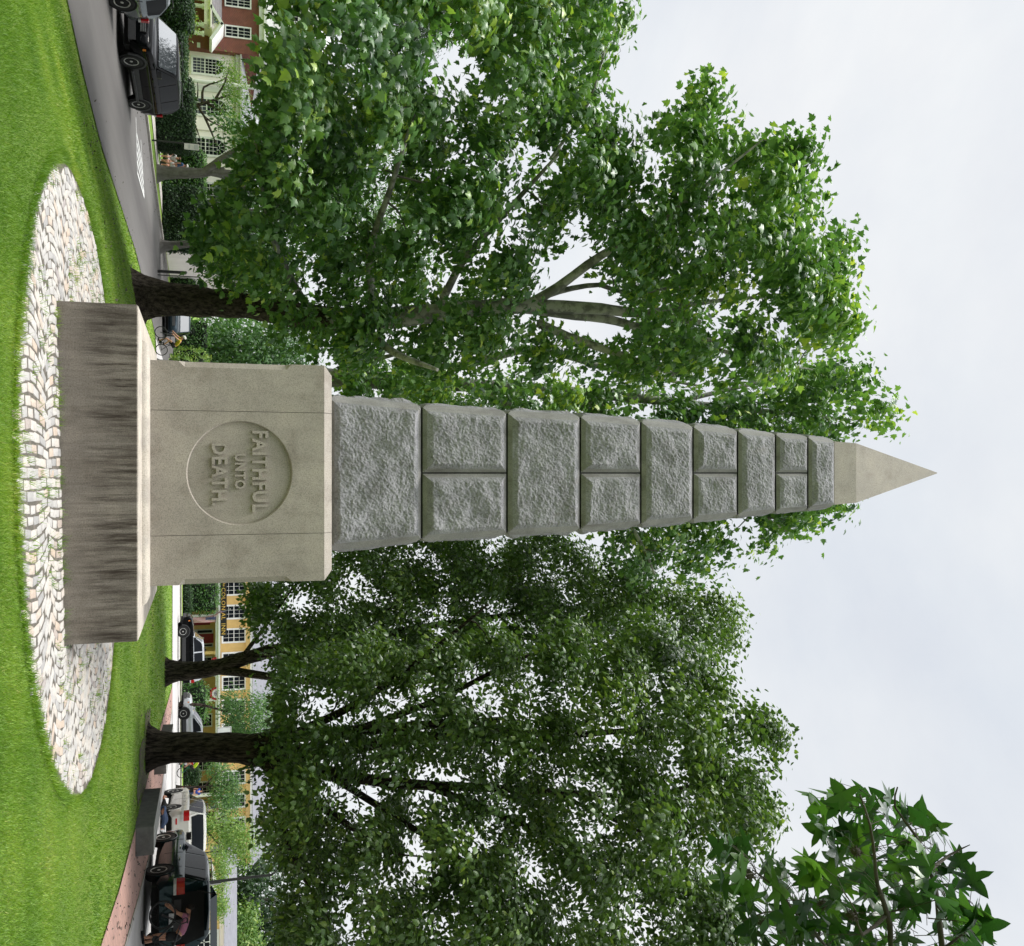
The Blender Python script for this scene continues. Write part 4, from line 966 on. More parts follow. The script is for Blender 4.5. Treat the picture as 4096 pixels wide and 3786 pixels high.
for s in (-1, 1):
    mb.obox((ex+s*.085, YK-1.57, ez+.03), (.10, 0, -.24), (0, .015, 0), (.022, 0, .01)) if s > 0 else mb.obox((ex-.085, YK-1.57, ez+.03), (-.10, 0, -.24), (0, .015, 0), (.022, 0, -.01))
    mb.obox((ex+s*.12, YK-1.575, ez-.06), (.14, 0, s*.14) if s > 0 else (-.14, 0, .14), (0, .012, 0), (.016, 0, -.016*s))
mb.build('emblem', M['emblem'], br_)
mb = MB(); pb(mb, 171, 190, 788, 801, YK-.06, .05); mb.build('wall_plaque', M['signwhite'], br_)
wh = thing('pale_house', 'pale clapboard house glimpsed just left of the leaning sycamore trunk', 'building', (-20, 80, -.8))
mb = MB(); pb(mb, 1040, 1190, 700, 850, 80, 9, 0, -.9); mb.build('wall', M['white'], wh)
mb = MB(); a, b, z0_, z1_ = pr(1030, 850, 79.6)[0], pr(1200, 850, 79.6)[0], pr(0, 850, 79.6)[1], pr(0, 905, 79.6)[1]
mb.prism([(a, z0_), (b, z0_), ((a+b)/2, z1_+1.5)], lambda p: (p[0], 79.6, p[1]), lambda p: (p[0], 90, p[1])); mb.build('gable', M['cream'], wh)
win(wh, 1075, 1098, 760, 810, 80, 2, 4); win(wh, 1120, 1142, 760, 810, 80, 2, 4)
# ---------------------------------------------------------------- right: the inn
YI = 76.0; YP = 72.6; zf = .1
inn = thing('yellow_inn', 'yellow clapboard inn with white windows, long front porch and red door', 'building', (14, YI, zf))
xi0, xi1 = pr(2200, 900, YI)[0], pr(3445, 900, YI)[0]; zi = pr(0, 985, YI)[1]
mb = MB(); z_ = zf; st = .125
mb.box(xi0, xi1, YI+.001, YI+11, zf, zi+.3)
while z_ < zi:
    mb.add([(xi0, YI-.035, z_), (xi1, YI-.035, z_), (xi1, YI-.004, z_+st), (xi0, YI-.004, z_+st), (xi0, YI, z_), (xi1, YI, z_)], [(0, 1, 2, 3), (4, 5, 1, 0)]); z_ += st
mb.build('wall', M['yellow'], inn, fix=False)
mb = MB(); pb(mb, 2180, 3455, 984, 1001, YI-.25, .3); mb.build('cornice', M['yellow_flat'], inn)
mb = MB(); pb(mb, 2170, 3460, 1001, 1010, YI-.5, .55); mb.build('gutter', M['white'], inn)
ze = pr(0, 1010, YI-.5)[1]; mb = MB(); mb.add([(xi0-.5, YI-.55, ze+.01), (xi1+.5, YI-.55, ze+.01), (xi1+.5, YI+5.5, ze+3.2), (xi0-.5, YI+5.5, ze+3.2), (xi0-.5, YI+11.5, ze), (xi1+.5, YI+11.5, ze)], [(0, 1, 2, 3), (3, 2, 5, 4)]); mb.build('roof', M['roofgrey'], inn)
for k in range(12):
    uc = 2354+94.5*k; win(inn, uc-23, uc+23, 893, 978, YI-.03, 3, 4, fw=.16)
# porch
mb = MB(); mb.box(xi0-.3, xi1, YP, YI-.04, zf-.1, zf+.35); mb.build('porch_floor', M['trimgrey'], inn)
zb0, zb1 = pr(0, 862, YP)[1], pr(0, 880, YP)[1]
mb = MB(); mb.box(xi0-.3, xi1+.1, YP-.15, YP+.15, zb0, zb1); mb.box(xi0-.35, xi1+.15, YP-.32, YP-.15, zb1-.16, zb1+.02); mb.build('porch_beam', M['white'], inn)
mb = MB(); mb.box(xi0-.3, xi1+.1, YP+.15, YI-.04, zb1-.12, zb1); mb.build('porch_roof', M['trimgrey'], inn)
for uc in (2270, 2464, 2612, 2700, 2800, 2990, 3180, 3370):
    xc = pr(uc, 820, YP)[0]; mb = MB(); mb.box(xc-.13, xc+.13, YP-.12, YP+.12, zf+.35, zb0); mb.box(xc-.17, xc+.17, YP-.16, YP+.16, zb0-.16, zb0-.005); mb.build('porch_post', M['yellow' if uc == 2612 else 'white'], inn)
mb = MB(); pb(mb, 2537, 2574, 770, 854, YI-.10, .05); x0_, x1_, q0, q1 = pb(mb, 2541, 2570, 772, 780, YI-.13, .03); door = mb.build('door', M['red'], inn)
mb = MB(); pb(mb, 2550, 2558, 806, 816, YI-.135, .03); mb.build('door_notice', M['signwhite'], door)
for a, b in ((2518, 2536), (2575, 2590)): mb = MB(); pb(mb, a, b, 775, 852, YI-.09, .05); s_ = mb.build('sidelight', M['trimgrey'], inn); mb = MB(); pb(mb, a+4, b-4, 790, 848, YI-.1, .02); mb.build('pane', M['glass'], s_)
for a, b in ((2340, 2390), (2632, 2684), (2760, 2800), (2860, 2905), (3030, 3080), (3130, 3180), (3240, 3290)): win(inn, a, b, 775, 845, YI-.03, 3, 4)
mb = MB(); pb(mb, 2484, 2502, 765, 840, YI-.12, .08); mb.build('notice_frame', M['red'], inn)
# sign board over the porch
sg = thing('inn_sign', 'long black sign board with gold letters fixed above the inn porch', 'sign', (pr(2430, 893, YP-.25)[0], YP-.25, pr(0, 893, YP-.25)[1]))
mb = MB(); xs0, xs1, zs0, zs1 = pb(mb, 2312, 2545, 880, 907, YP-.28, .08); mb.build('board', M['signblack'], sg)
zz0, zz1 = zs0+(zs1-zs0)*.22, zs0+(zs1-zs0)*.80; ys = YP-.28
for s_, a, b in (('COLONIAL', 2352, 2480), ('INN', 2495, 2538)): text_mesh('lettering', s_, M['gold'], sg, pr(a, 893, ys)[0], pr(b, 893, ys)[0], zz0, zz1, ys, .03, 1.12, .0)
text_mesh('lettering', 'The', M['gold'], sg, pr(2325, 893, ys)[0], pr(2347, 893, ys)[0], zz0+.12, zz1-.02, ys, .03)
# wing with a grey roof
YW = 66.0
wing = thing('inn_wing', 'low yellow wing with a grey roof, white trim and a red framed shop window', 'building', (pr(3600, 800, YW)[0], YW, zf))
xw0, xw1 = pr(3440, 850, YW)[0], pr(4300, 850, YW)[0]; zw0, zw1 = pr(0, 878, YW)[1], pr(0, 896, YW)[1]
MB().box(xw0, xw1, YW, YW+8, zf, zw0).build('wall', M['yellow_flat'], wing)
mb = MB(); mb.box(xw0-.2, xw1, YW-.12, YW+8, zw0, zw1-.12); mb.box(xw0-.4, xw1, YW-.4, YW+8.2, zw1-.12, zw1); mb.build('cornice', M['cream'], wing)
zr = pr(0, 948, YW+4)[1]; mb = MB(); mb.add([(xw0-.5, YW-.5, zw1+.005), (xw1, YW-.5, zw1+.005), (xw1, YW+4, zr), (xw0-.5, YW+4, zr), (xw0-.5, YW+8.5, zw1), (xw1, YW+8.5, zw1)], [(0, 1, 2, 3), (3, 2, 5, 4), (0, 3, 4)]); mb.build('roof', M['roofgrey'], wing)
win(wing, 3738, 3832, 770, 862, YW, 3, 4, fw=.30, mun=.07, sash=False)
sf = win(wing, 3486, 3614, 770, 845, YW, 4, 2, frame='red', fw=.10, mun=.06, sash=False)
for a, b, d in ((3616, 3642, .06), (3447, 3481, .10)): mb = MB(); pb(mb, a, b, 740, 848, YW-d, d-.005); mb.build('white_panel', M['white'], wing)
mb = MB(); a, b, z0_, z1_ = pr(3450, 850, YW-.5)[0], pr(3645, 850, YW-.5)[0], pr(0, 846, YW-.5)[1], pr(0, 869, YW-.5)[1]
mb.prism([(a, z0_), (b, z0_), ((a+b)/2+.4, z1_), ((a+b)/2-.4, z1_)], lambda p: (p[0], YW-.5, p[1]), lambda p: (p[0], YW, p[1])); mb.build('shop_pediment', M['white'], wing)
for uc, vc in ((3428, 790), (3467, 803)):
    x, z_ = pr(uc, vc, YW-1.2); t_ = thing('hanging_basket', 'hanging basket of red flowers by the wing entrance, '+('lower one' if vc < 795 else 'upper one'), 'flower basket', (x, YW-1.2, z_), group='hanging flower baskets')
    mb = MB(); mb.lathe([(.06, -.28), (.20, -.05), (.21, 0)], (x, YW-1.2, z_), n=12); mb.tube([(x, YW-1.2, z_), (x, YW-1.2, z_+.55), (x, YW-.05, z_+.62)], .015, 5); mb.build('basket', M['black'], t_)
    n = 90; q = RNG.normal(0, 1, (n, 3)); q /= np.linalg.norm(q, axis=1, keepdims=True); q = q*.26*np.array([1, 1, .7])+np.array([x, YW-1.2, z_+.05])
    leaves('flowers', q, RNG.normal(0, 1, (n, 3))+[0, 0, .5], RNG.normal(0, 1, (n, 3)), np.full(n, .13), RNG.random(n), 'simple', M['redlens'], t_)
# flags
M['flagred'] = mat('flag_red', (.42, .02, .035), (.34, .016, .03), 4, .8); M['flagwhite'] = mat('flag_white', (.72, .68, .68), (.6, .56, .56), 4, .8); M['flagblue'] = mat('flag_blue', (.03, .045, .16), (.02, .03, .11), 4, .8)
def flag(parent, O, A, B, wave, name='cloth', hang=.4, stars=True):
    """O corner of the canton, A along the stripes, B across them"""
    O, A, B = Vector(O), Vector(A), Vector(B); n_ = A.cross(B).normalized(); mb = MB(); NX = 20
    def pt(s, t_): return O+A*s+B*t_+n_*wave*(math.sin(s*7+t_*5)*.6+math.sin(s*3-t_*9)*.4)
    for j in range(13):
        for i in range(NX):
            m = 2 if (j < 7 and i < NX*.4) else (0 if j % 2 == 0 else 1)
            for d in (.004,): mb.add([pt(i/NX, j/13), pt((i+1)/NX, j/13), pt((i+1)/NX, (j+1)/13), pt(i/NX, (j+1)/13)], [(0, 1, 2, 3)], m)
    if stars:
        for r in range(9):
            for c in range(6 if r % 2 == 0 else 5):
                s, t_ = (.4/12)*(1+2*c+(r % 2)), (7/13)*(r+1)/10
                for sg_ in (-1, 1):
                    q = []
                    for k in range(10):
                        a = math.pi*k/5; rr = (.030 if k % 2 == 0 else .013); q.append(pt(s+rr*math.cos(a)*B.length/A.length, t_+rr*math.sin(a))+n_*.006*sg_)
                    mb.add(q, [tuple(range(10))], 1)
    return mb.build(name, [M['flagred'], M['flagwhite'], M['flagblue']], parent, fix=False)
def vflag(u0, u1, v0, v1, Y, label):
    x0, z1 = pr(u0, v1, Y); x1, z0 = pr(u1, v0, Y); t_ = thing('national_flag', label, 'flag', (x0, Y, z1), group='flags on the inn porch')
    flag(t_, (x0, Y, z1), (0, 0, z0-z1), (x1-x0, 0, 0), .06); mb = MB(); mb.tube([(x0-.05, Y, z1+.02), (x1+.05, Y, z1+.02)], .015, 6); mb.build('rod', M['black'], t_)
vflag(2468, 2494, 762, 862, YP-.25, 'striped flag hanging straight down beside the porch post near the black and silver car')
vflag(3222, 3252, 800, 862, YP-.25, 'striped flag hanging straight down above the white car roof')
def pole_flag(p, q, label, drop):
    (x0, z0), (x1, z1) = p, q; Y0, Y1 = YP-.1, YP-1.0; t_ = thing('national_flag', label, 'flag', (x0, Y0, z0), group='flags on the inn porch')
    mb = MB(); mb.tube([(x0, Y0, z0), (x1, Y1, z1)], [.022, .016], 6); mb.ball((x1, Y1, z1), .04, nu=8, nv=6); mb.build('pole', M['white'], t_)
    a = Vector((x1, Y1, z1)); b = Vector((x0, Y0, z0)); s = a.lerp(b, .08); e = a.lerp(b, .85)
    flag(t_, s, Vector((drop[0], 0, drop[1])), e-s, .09)
pole_flag(pr(2452, 872, YP-.1), pr(2437, 921, YP-1), 'striped flag on a slanting pole in front of the gold lettered sign', (.5, -1.35))
pole_flag(pr(3238, 862, YP-.1), pr(3222, 925, YP-1), 'striped flag on a slanting pole above the white car', (.25, -1.2))
for k, (uc, sz, lb) in enumerate(((2415, 24, 'left of the hanging flag'), (2655, 24, 'beside the forked linden trunk'), (2775, 24, 'right of the forked linden trunk'))):
    x, z_ = pr(uc, 866, YP-.2); r = sz*.0245*1.05; t_ = thing('bunting', 'red white and blue fan bunting under the porch beam '+lb, 'bunting', (x, YP-.2, z_), group='fan buntings'); mb = MB()
    for (r0, r1, m) in ((0, .34, 2), (.34, .68, 1), (.68, 1, 0)):
        for i in range(16):
            a, b = math.pi*(1+i/16), math.pi*(1+(i+1)/16)
            mb.add([(x+r*q_*math.cos(t2), YP-.2-.035*(i_ % 2), z_+r*q_*math.sin(t2)) for q_, t2, i_ in ((r0, a, i), (r1, a, i), (r1, b, i+1), (r0, b, i+1))], [(0, 1, 2, 3)], m)
    for i in range(5):
        a = math.pi*(1.1+.2*i); mb.obox((x+.22*r*math.cos(a), YP-.25, z_+.22*r*math.sin(a)), (.03, 0, 0), (0, .004, 0), (0, 0, .03), 1)
    mb.build('fan', [M['flagred'], M['flagwhite'], M['flagblue']], t_, fix=False)
# ================================================================ signs, posts, bench
def post_sign(name, label, cat, u, vtop, Y, r=.03): 
    x, zt_ = pr(u, vtop, Y); t_ = thing(name, label, cat, (x, Y, g(x, Y))); mb = MB(); mb.tube([(x, Y, g(x, Y)-.1), (x, Y, zt_)], r, 8); mb.build('post', M['black'], t_, smooth=60); return t_, x, zt_
t_, x, zt_ = post_sign('street_sign', 'black post with green street name plate and the grey back of an octagonal sign', 'street sign', 3402, 915, 45, .045)
zc_ = pr(0, 868, 45)[1]; mb = MB(); q = [(x+.40*math.cos(math.pi/8+k*math.pi/4), zc_+.40*math.sin(math.pi/8+k*math.pi/4)) for k in range(8)]
mb.prism(q, lambda p: (p[0], 45.05, p[1]), lambda p: (p[0], 45.06, p[1])); mb.build('octagon', M['greysteel'], t_)
mb = MB(); a, b, z0_, z1_ = pb(mb, 3370, 3430, 892, 908, 44.92, .02, 1); mb.box(a+.02, b-.02, 44.915, 44.922, z0_+.02, z1_-.02, 0); pl = mb.build('name_plate', [M['signgreen'], M['signwhite']], t_)
text_mesh('lettering', 'Monument', M['signwhite'], pl, a+.16, b-.18, z0_+.06, z1_-.05, 44.914, .004); text_mesh('lettering', 'ST', M['signwhite'], pl, b-.14, b-.05, z0_+.12, z1_-.06, 44.914, .004)
text_mesh('lettering', 'N', M['signwhite'], pl, a+.05, a+.11, z0_+.10, z1_-.06, 44.914, .004)
t_, x, zt_ = post_sign('parking_sign', 'narrow parking sign turned edge on beside the tall dark lamp post', 'street sign', 3530, 886, 36, .03)
mb = MB(); mb.obox((x+.03, 36, zt_-.40), (.10, .28, 0), (.006, -.002, 0), (0, 0, .38)); mb.build('plate', M['greysteel'], t_)
x, zt_ = pr(3500, 1090, 38); t_ = thing('lamp_post', 'tall dark lamp post rising in front of the grey wing roof', 'lamp post', (x, 38, .1)); mb = MB(); mb.tube([(x, 38, 0), (x, 38, 1.0), (x, 38, zt_)], [.10, .075, .06], 12)
mb.tube([(x, 38, 3.55), (x, 38, 3.65)], .075, 12); mb.build('post', M['black'], t_, smooth=50); mb = MB(); mb.tube([(x, 38, zt_), (x-.3, 37.9, zt_+.25), (x-1.1, 37.6, zt_+.3)], .035, 8); mb.lathe([(.05, .12), (.22, .06), (.25, -.08), (.02, -.1)], (x-1.1, 37.6, zt_+.25), n=14); mb.build('lantern', M['black'], t_)
t_, x, zt_ = post_sign('notice_sign', 'white notice sign showing past the thick linden trunk', 'street sign', 2935, 926, 44, .03)
mb = MB(); a, b, z0_, z1_ = pb(mb, 2909, 2962, 868, 926, 43.95, .02); pl = mb.build('plate', M['signwhite'], t_); mb = MB(); mb.box(a+.03, b-.03, 43.945, 43.949, z0_+.03, z0_+.045); mb.box(a+.03, b-.03, 43.945, 43.949, z1_-.045, z1_-.03); mb.box(a+.03, a+.045, 43.945, 43.949, z0_+.045, z1_-.045); mb.build('border', M['black'], pl)
t_, x, zt_ = post_sign('parking_sign', 'thin black post with a pale stacked plate in front of the domed bush', 'street sign', 580, 800, 41, .045)
mb = MB(); a, b, z0_, z1_ = pb(mb, 576, 600, 737, 796, 40.93, .02, 0); mb.build('plate', M['granite_top'], t_)
mb = MB(); mb.box(a+.04, b-.04, 40.924, 40.929, z1_-.26, z1_-.05); mb.box(a+.05, b-.05, 40.924, 40.929, z0_+.22, z0_+.30); mb.build('plate_text', M['greysteel'], t_)
x, z_ = pr(1144, 668, 46); 
for k, (uc, vt, lb) in enumerate(((1092, 742, 'thicker black bollard post on the far verge left of the leaning sycamore'), (1110, 800, 'thin black sign post on the far verge beside the sycamore trunk'))):
    x, zt_ = pr(uc, vt, 46); t_ = thing('sign_post', lb, 'post', (x, 46, g(x, 46))); mb = MB(); mb.tube([(x, 46, g(x, 46)-.1), (x, 46, zt_)], .09 if k == 0 else .03, 8); mb.ball((x, 46, zt_), .1 if k == 0 else .04, nu=8, nv=6); mb.build('post', M['black'], t_)
# street lamp with a shallow dark shade among the left boughs
x, z_ = pr(225, 1358, 24); xp = pr(-60, 1340, 24)[0]; t_ = thing('street_lamp', 'dark street lamp with a shallow pan shade hanging among the left boughs', 'street lamp', (xp, 24, g(xp, 24)))
mb = MB(); mb.tube([(xp, 24, g(xp, 24)), (xp, 24, z_+.1)], [.09, .06], 10); mb.tube([(xp, 24, z_-.05), (xp+.6, 24, z_+.3), (x, 24, z_+.28), (x, 24, z_+.1)], .03, 8); mb.build('post', M['black'], t_, smooth=60)
mb = MB(); mb.lathe([(.05, .14), (.10, .06), (.33, .0), (.34, -.04), (.30, -.03), (.1, .02)], (x, 24, z_), n=20); mb.build('shade', M['black'], t_, smooth=50)
# granite bench blocks along the path
def gblock(label, c, ax, L_, W_, H_, taper=.0):
    c = Vector(c); ax = Vector((ax[0], ax[1], 0)).normalized(); ay = Vector((-ax.y, ax.x, 0)); t_ = thing('granite_block', label, 'stone block', c, group='granite bench blocks by the brick path')
    bm = bmesh.new(); bmesh.ops.create_cube(bm, size=1); bmesh.ops.subdivide_edges(bm, edges=list(bm.edges), cuts=7, use_grid_fill=True)
    for p in bm.verts:
        q = c+ax*p.co.x*L_+ay*p.co.y*W_+Vector((0, 0, (p.co.z+.5)*H_-.03)); n_ = mnoise.noise(q*3.1)*.014+mnoise.noise(q*9)*.006; e = sum(abs(abs(w_)-.5) < .01 for w_ in p.co)
        p.co = q+(q-c-Vector((0, 0, H_/2))).normalized()*(n_-(.012 if e > 1 else 0))
    m = MB(); m.bm(bm); m.build('block', M['granite_block'], t_, smooth=40)
    mb = MB(); mb.obox(c+Vector((0, 0, H_-.028)), ax*(L_/2-.012), ay*(W_/2-.012), (0, 0, .004)); mb.build('top', M['granite_top'], t_)
gblock('long dark granite block lying by the path, nearest of the row', (8.78, 20.0, .1), (.11, 1, 0), 3.1, .64, .47)
gblock('short dark granite block just right of the furrowed linden trunk', (9.68, 26.6, .1), (.14, 1, 0), 1.6, .62, .44)
gblock('small dark granite block seen left of the furrowed linden trunk', (10.42, 31.2, .1), (.14, 1, 0), 1.4, .6, .46)
# ================================================================ hedges, shrubs and background trees
def hedge(name, label, cat, u0, u1, vtop, Y, depth, n, size=.10, mt='leaf_hedge', group=None, lump=.12, zb=None, jag=0):
    a = pr(u0, vtop, Y)[0]; b = pr(u1, vtop, Y)[0]; zt_ = pr(0, vtop, Y)[1]; zb = g((a+b)/2, Y) if zb is None else zb
    t_ = thing(name, label, cat, ((a+b)/2, Y+depth/2, zb), group=group)
    mb = MB(); bm = bmesh.new(); bmesh.ops.create_cube(bm, size=1); bmesh.ops.subdivide_edges(bm, edges=list(bm.edges), cuts=10, use_grid_fill=True)
    c = Vector(((a+b)/2, Y+depth/2, (zb+zt_)/2)); e = Vector((b-a, depth, zt_-zb))
    for p in bm.verts:
        d = Vector(p.co); r = d.normalized()*.62; d = d.lerp(Vector((max(-.5, min(.5, r.x*1.5)), max(-.5, min(.5, r.y*1.5)), max(-.5, min(.5, r.z*1.5)))), .25)
        q = c+Vector((d.x*e.x*.95, d.y*e.y*.92, d.z*e.z*.96)); p.co = q+d.normalized()*lump*mnoise.noise(q*1.3)*1.5
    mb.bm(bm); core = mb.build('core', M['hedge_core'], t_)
    me = core.data; tri = []; ar = []
    me.calc_loop_triangles(); vs = [Vector(x.co) for x in me.vertices]
    P0 = np.array([vs[q.vertices[0]][:] for q in me.loop_triangles]); P1 = np.array([vs[q.vertices[1]][:] for q in me.loop_triangles]); P2_ = np.array([vs[q.vertices[2]][:] for q in me.loop_triangles])
    N_ = np.cross(P1-P0, P2_-P0); A_ = np.linalg.norm(N_, axis=1); N_ /= A_[:, None]+1e-9
    i = RNG.choice(len(A_), n, p=A_/A_.sum()); r1, r2 = RNG.random(n), RNG.random(n); k = r1+r2 > 1; r1[k], r2[k] = 1-r1[k], 1-r2[k]
    pos = P0[i]+(P1-P0)[i]*r1[:, None]+(P2_-P0)[i]*r2[:, None]+N_[i]*(RNG.random(n)*.14+jag*RNG.random(n)**3)[:, None]+np.array(parent_world(t_))
    nn = N_[i]*.5+RNG.normal(0, .55, (n, 3))+[0, 0, .35]; tip = N_[i]*.8+RNG.normal(0, .5, (n, 3))+[0, 0, .3]
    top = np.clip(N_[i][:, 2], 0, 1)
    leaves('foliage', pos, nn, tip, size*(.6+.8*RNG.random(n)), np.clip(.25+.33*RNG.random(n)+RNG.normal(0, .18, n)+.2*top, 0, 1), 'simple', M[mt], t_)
    return t_
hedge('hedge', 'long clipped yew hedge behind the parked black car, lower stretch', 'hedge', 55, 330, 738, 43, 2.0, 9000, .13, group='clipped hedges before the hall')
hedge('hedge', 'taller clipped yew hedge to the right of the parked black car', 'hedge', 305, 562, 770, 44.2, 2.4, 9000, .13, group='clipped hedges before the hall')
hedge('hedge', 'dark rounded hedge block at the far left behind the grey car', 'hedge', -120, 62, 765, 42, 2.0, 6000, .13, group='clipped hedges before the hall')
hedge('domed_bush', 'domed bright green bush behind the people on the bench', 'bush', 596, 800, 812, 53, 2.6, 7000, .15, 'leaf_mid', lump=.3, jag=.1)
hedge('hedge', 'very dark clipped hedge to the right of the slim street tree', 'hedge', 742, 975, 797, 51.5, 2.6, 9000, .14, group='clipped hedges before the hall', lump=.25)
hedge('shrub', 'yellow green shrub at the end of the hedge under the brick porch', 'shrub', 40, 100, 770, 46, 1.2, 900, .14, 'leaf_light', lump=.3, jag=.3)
for k, (u0, u1, vt, Y, d, mt, lb, nm) in enumerate((
        (2340, 2440, 862, 70, 2.4, 'leaf_mid', 'tall feathery green shrub in front of the inn porch beside the pedestal', 'shrub'),
        (2755, 2905, 815, 66, 3.0, 'leaf_mid', 'green spreading shrub rising behind the silver car bonnet', 'shrub'),
        (2330, 2480, 755, 68.5, 1.0, 'leaf_hedge', 'low dark bed of plants along the inn porch', 'shrub'),
        (2690, 2760, 748, 69, 1.0, 'leaf_hedge', 'low dark plants by the porch behind the forked linden', 'shrub'),
        (1408, 1475, 815, 72, 3, 'leaf_light', 'pale green conifer like shrub behind the cyclist in yellow', 'shrub'),
        (1440, 1560, 762, 62, 2.2, 'leaf_light', 'low rounded light green bush near the pedestal at the road bend', 'shrub'),
        (1290, 1380, 825, 78, 3, 'leaf_mid', 'mid green bush behind the oncoming dark car', 'shrub'),
        (1030, 1160, 768, 66, 2.0, 'leaf_mid', 'green shrub below the pale house left of the leaning sycamore trunk', 'shrub'),
        (3085, 3140, 790, 70.5, 1.2, 'leaf_hedge', 'small dark shrub by the porch behind the lime vested cyclist', 'shrub'))):
    hedge(nm, lb, 'shrub', u0, u1, vt, Y, d, 2600, .2 if d > 1.5 else .13, mt, lump=.35, jag=.5 if d > 1.5 else .15, group='shrubs along the street')

def bg_tree(label, poly, zc, rz, nclus, per, size, mt, trunk, spread, kind='simple', bark='bark_grey', cat='tree', name='street_tree', group='trees beyond the streets', col=(.45, .25), twigs=.4, holes=(), r0=.25, inset=24, dmax=220, branches=()):
    t_ = thing(name, label, cat, tuple(P(*trunk[0], zc)), group=group); mb = MB()
    q = [P(u, v, zc) for u, v in trunk]; n = len(q); tp = tree_trunk(mb, q, [r0*(1.25 if i == 0 else 1-.6*i/(n-1)) for i in range(n)], 12, .25, seed=len(label))
    PP, RR = list(tp[0][len(tp[0])//3:]), list(tp[1][len(tp[1])//3:])
    mb.build('trunk', M[bark], t_, smooth=80)
    if branches:
        mb = MB()
        for b in branches:
            q = [P(u, v, zc+d) for u, v, d in b]; p, r = tree_trunk(mb, q, [r0*.6*(1-.8*i/(len(q)-1)) for i in range(len(q))], 8, seed=3); PP += p; RR += r
        mb.build('limb', M[bark], t_, smooth=80)
    crown(t_, poly, list(holes), nclus, per, zc, rz, size, kind, M[mt], (PP, RR), spread=spread, inset=inset, dmax=dmax, col=col, twigs=twigs)
    return t_
bg_tree('slim street tree on the far verge with grey forking limbs, beside the walking figure', OV((425, 205), (520, 200), (760, 240), (860, 340), (840, 470), (640, 500), (470, 430), (410, 320)), 44, 4, 330, 26, .26, 'leaf_mid', [(692, 612), (692, 660), (693, 760), (690, 830), (680, 900)], .9, r0=.42,
        branches=([(690, 820, 0), (640, 880, -.5), (590, 960, -1), (520, 1080, -1.5)], [(690, 850, 0), (700, 1000, .3), (720, 1200, .5)], [(685, 830, 0), (720, 930, .8), (800, 1050, 1.2)]))
bg_tree('street tree with a leaning forked trunk rising behind the very dark hedge', OV((410, 380), (480, 330), (700, 330), (900, 440), (820, 560), (560, 560), (420, 500)), 55, 4, 320, 26, .28, 'leaf_mid', [(850, 690), (850, 740), (845, 800), (850, 900), (850, 1040)], .95, r0=.55,
        branches=([(846, 780, 0), (815, 830, -.4), (790, 900, -.8), (750, 1010, -1.2)], [(848, 790, 0), (880, 840, .4), (915, 900, .8), (940, 1000, 1)]))
bg_tree('street tree whose grey lower trunk shows at the end of the dark hedge', OV((390, 455), (460, 450), (560, 480), (560, 560), (420, 560), (380, 510)), 47, 2.5, 160, 24, .24, 'leaf_mid', [(985, 640), (985, 660), (980, 720), (975, 800), (972, 900)], .8, r0=.34)
bg_tree('feathery light leaved small tree with bare twisting branches against the cream hall', OV((432, 110), (470, 130), (500, 170), (480, 260), (440, 245), (425, 215), (440, 190), (425, 150)), 50, 1.2, 130, 22, .13, 'leaf_light', [(430, 610), (425, 740), (418, 800), (400, 860), (385, 905)], .55, r0=.16, inset=10, dmax=60, col=(.35, .3), bark='bark', twigs=.3, name='small_tree',
        branches=([(420, 790, 0), (470, 820, 0), (500, 870, .2), (520, 930, .3)], [(424, 745, 0), (500, 780, 0), (555, 800, 0)], [(418, 810, 0), (350, 815, 0), (330, 870, 0), (310, 905, 0)], [(415, 830, 0), (440, 880, 0), (430, 940, 0)], [(420, 760, 0), (390, 790, 0), (330, 790, 0)], [(400, 860, 0), (330, 900, 0), (270, 915, 0)], [(470, 820, 0), (540, 850, 0), (590, 870, 0)]))
bg_tree('dark dense small leaved tree hanging down at the upper left edge', OV((735, -70), (740, 10), (775, 70), (810, 115), (850, 105), (885, 60), (905, -70)), 27, 2.2, 420, 34, .10, 'leaf_dark', [(-700, 330), (-690, 700), (-640, 1200), (-560, 1700)], .42, r0=.35, inset=12, twigs=.2, branches=([(-600, 1500, 0), (-300, 1560, 0), (-60, 1640, 0), (120, 1640, 0)],))
bg_tree('round crowned green tree beyond the road bend behind the oncoming car', OV((372, 640), (400, 625), (520, 630), (600, 650), (640, 700), (560, 760), (430, 770), (385, 720)), 84, 6, 300, 26, .5, 'leaf_mid', [(1400, 720), (1400, 800), (1400, 950)], 1.7, r0=.4)
bg_tree('wide green tree beyond the road just left of the pedestal', OV((370, 700), (420, 690), (600, 690), (660, 760), (650, 860), (380, 860)), 92, 6, 380, 26, .55, 'leaf_mid', [(1640, 720), (1640, 820), (1630, 1000)], 1.8, r0=.45, col=(.38, .25))
bg_tree('tall dark tree behind the grey roofed wing', OV((455, 1640), (500, 1630), (560, 1700), (600, 1800), (600, 1960), (450, 1960)), 84, 5, 420, 26, .50, 'leaf_dark', [(3600, 760), (3600, 900), (3600, 1100)], 1.6, r0=.4, col=(.5, .25))
bg_tree('yellow green bushy tree over the end of the grey roof', OV((452, 1765), (490, 1750), (520, 1790), (530, 1960), (445, 1960)), 78, 3, 260, 26, .36, 'leaf_light', [(3760, 760), (3760, 880), (3760, 960)], 1.0, r0=.25, col=(.40, .28))
bg_tree('dark green tree rising behind the inn roof', OV((480, 1480), (540, 1440), (620, 1500), (640, 1640), (560, 1700), (470, 1660)), 95, 5, 300, 24, .5, 'leaf_dark', [(3260, 760), (3260, 900), (3250, 1150)], 1.8, r0=.4, col=(.5, .25))
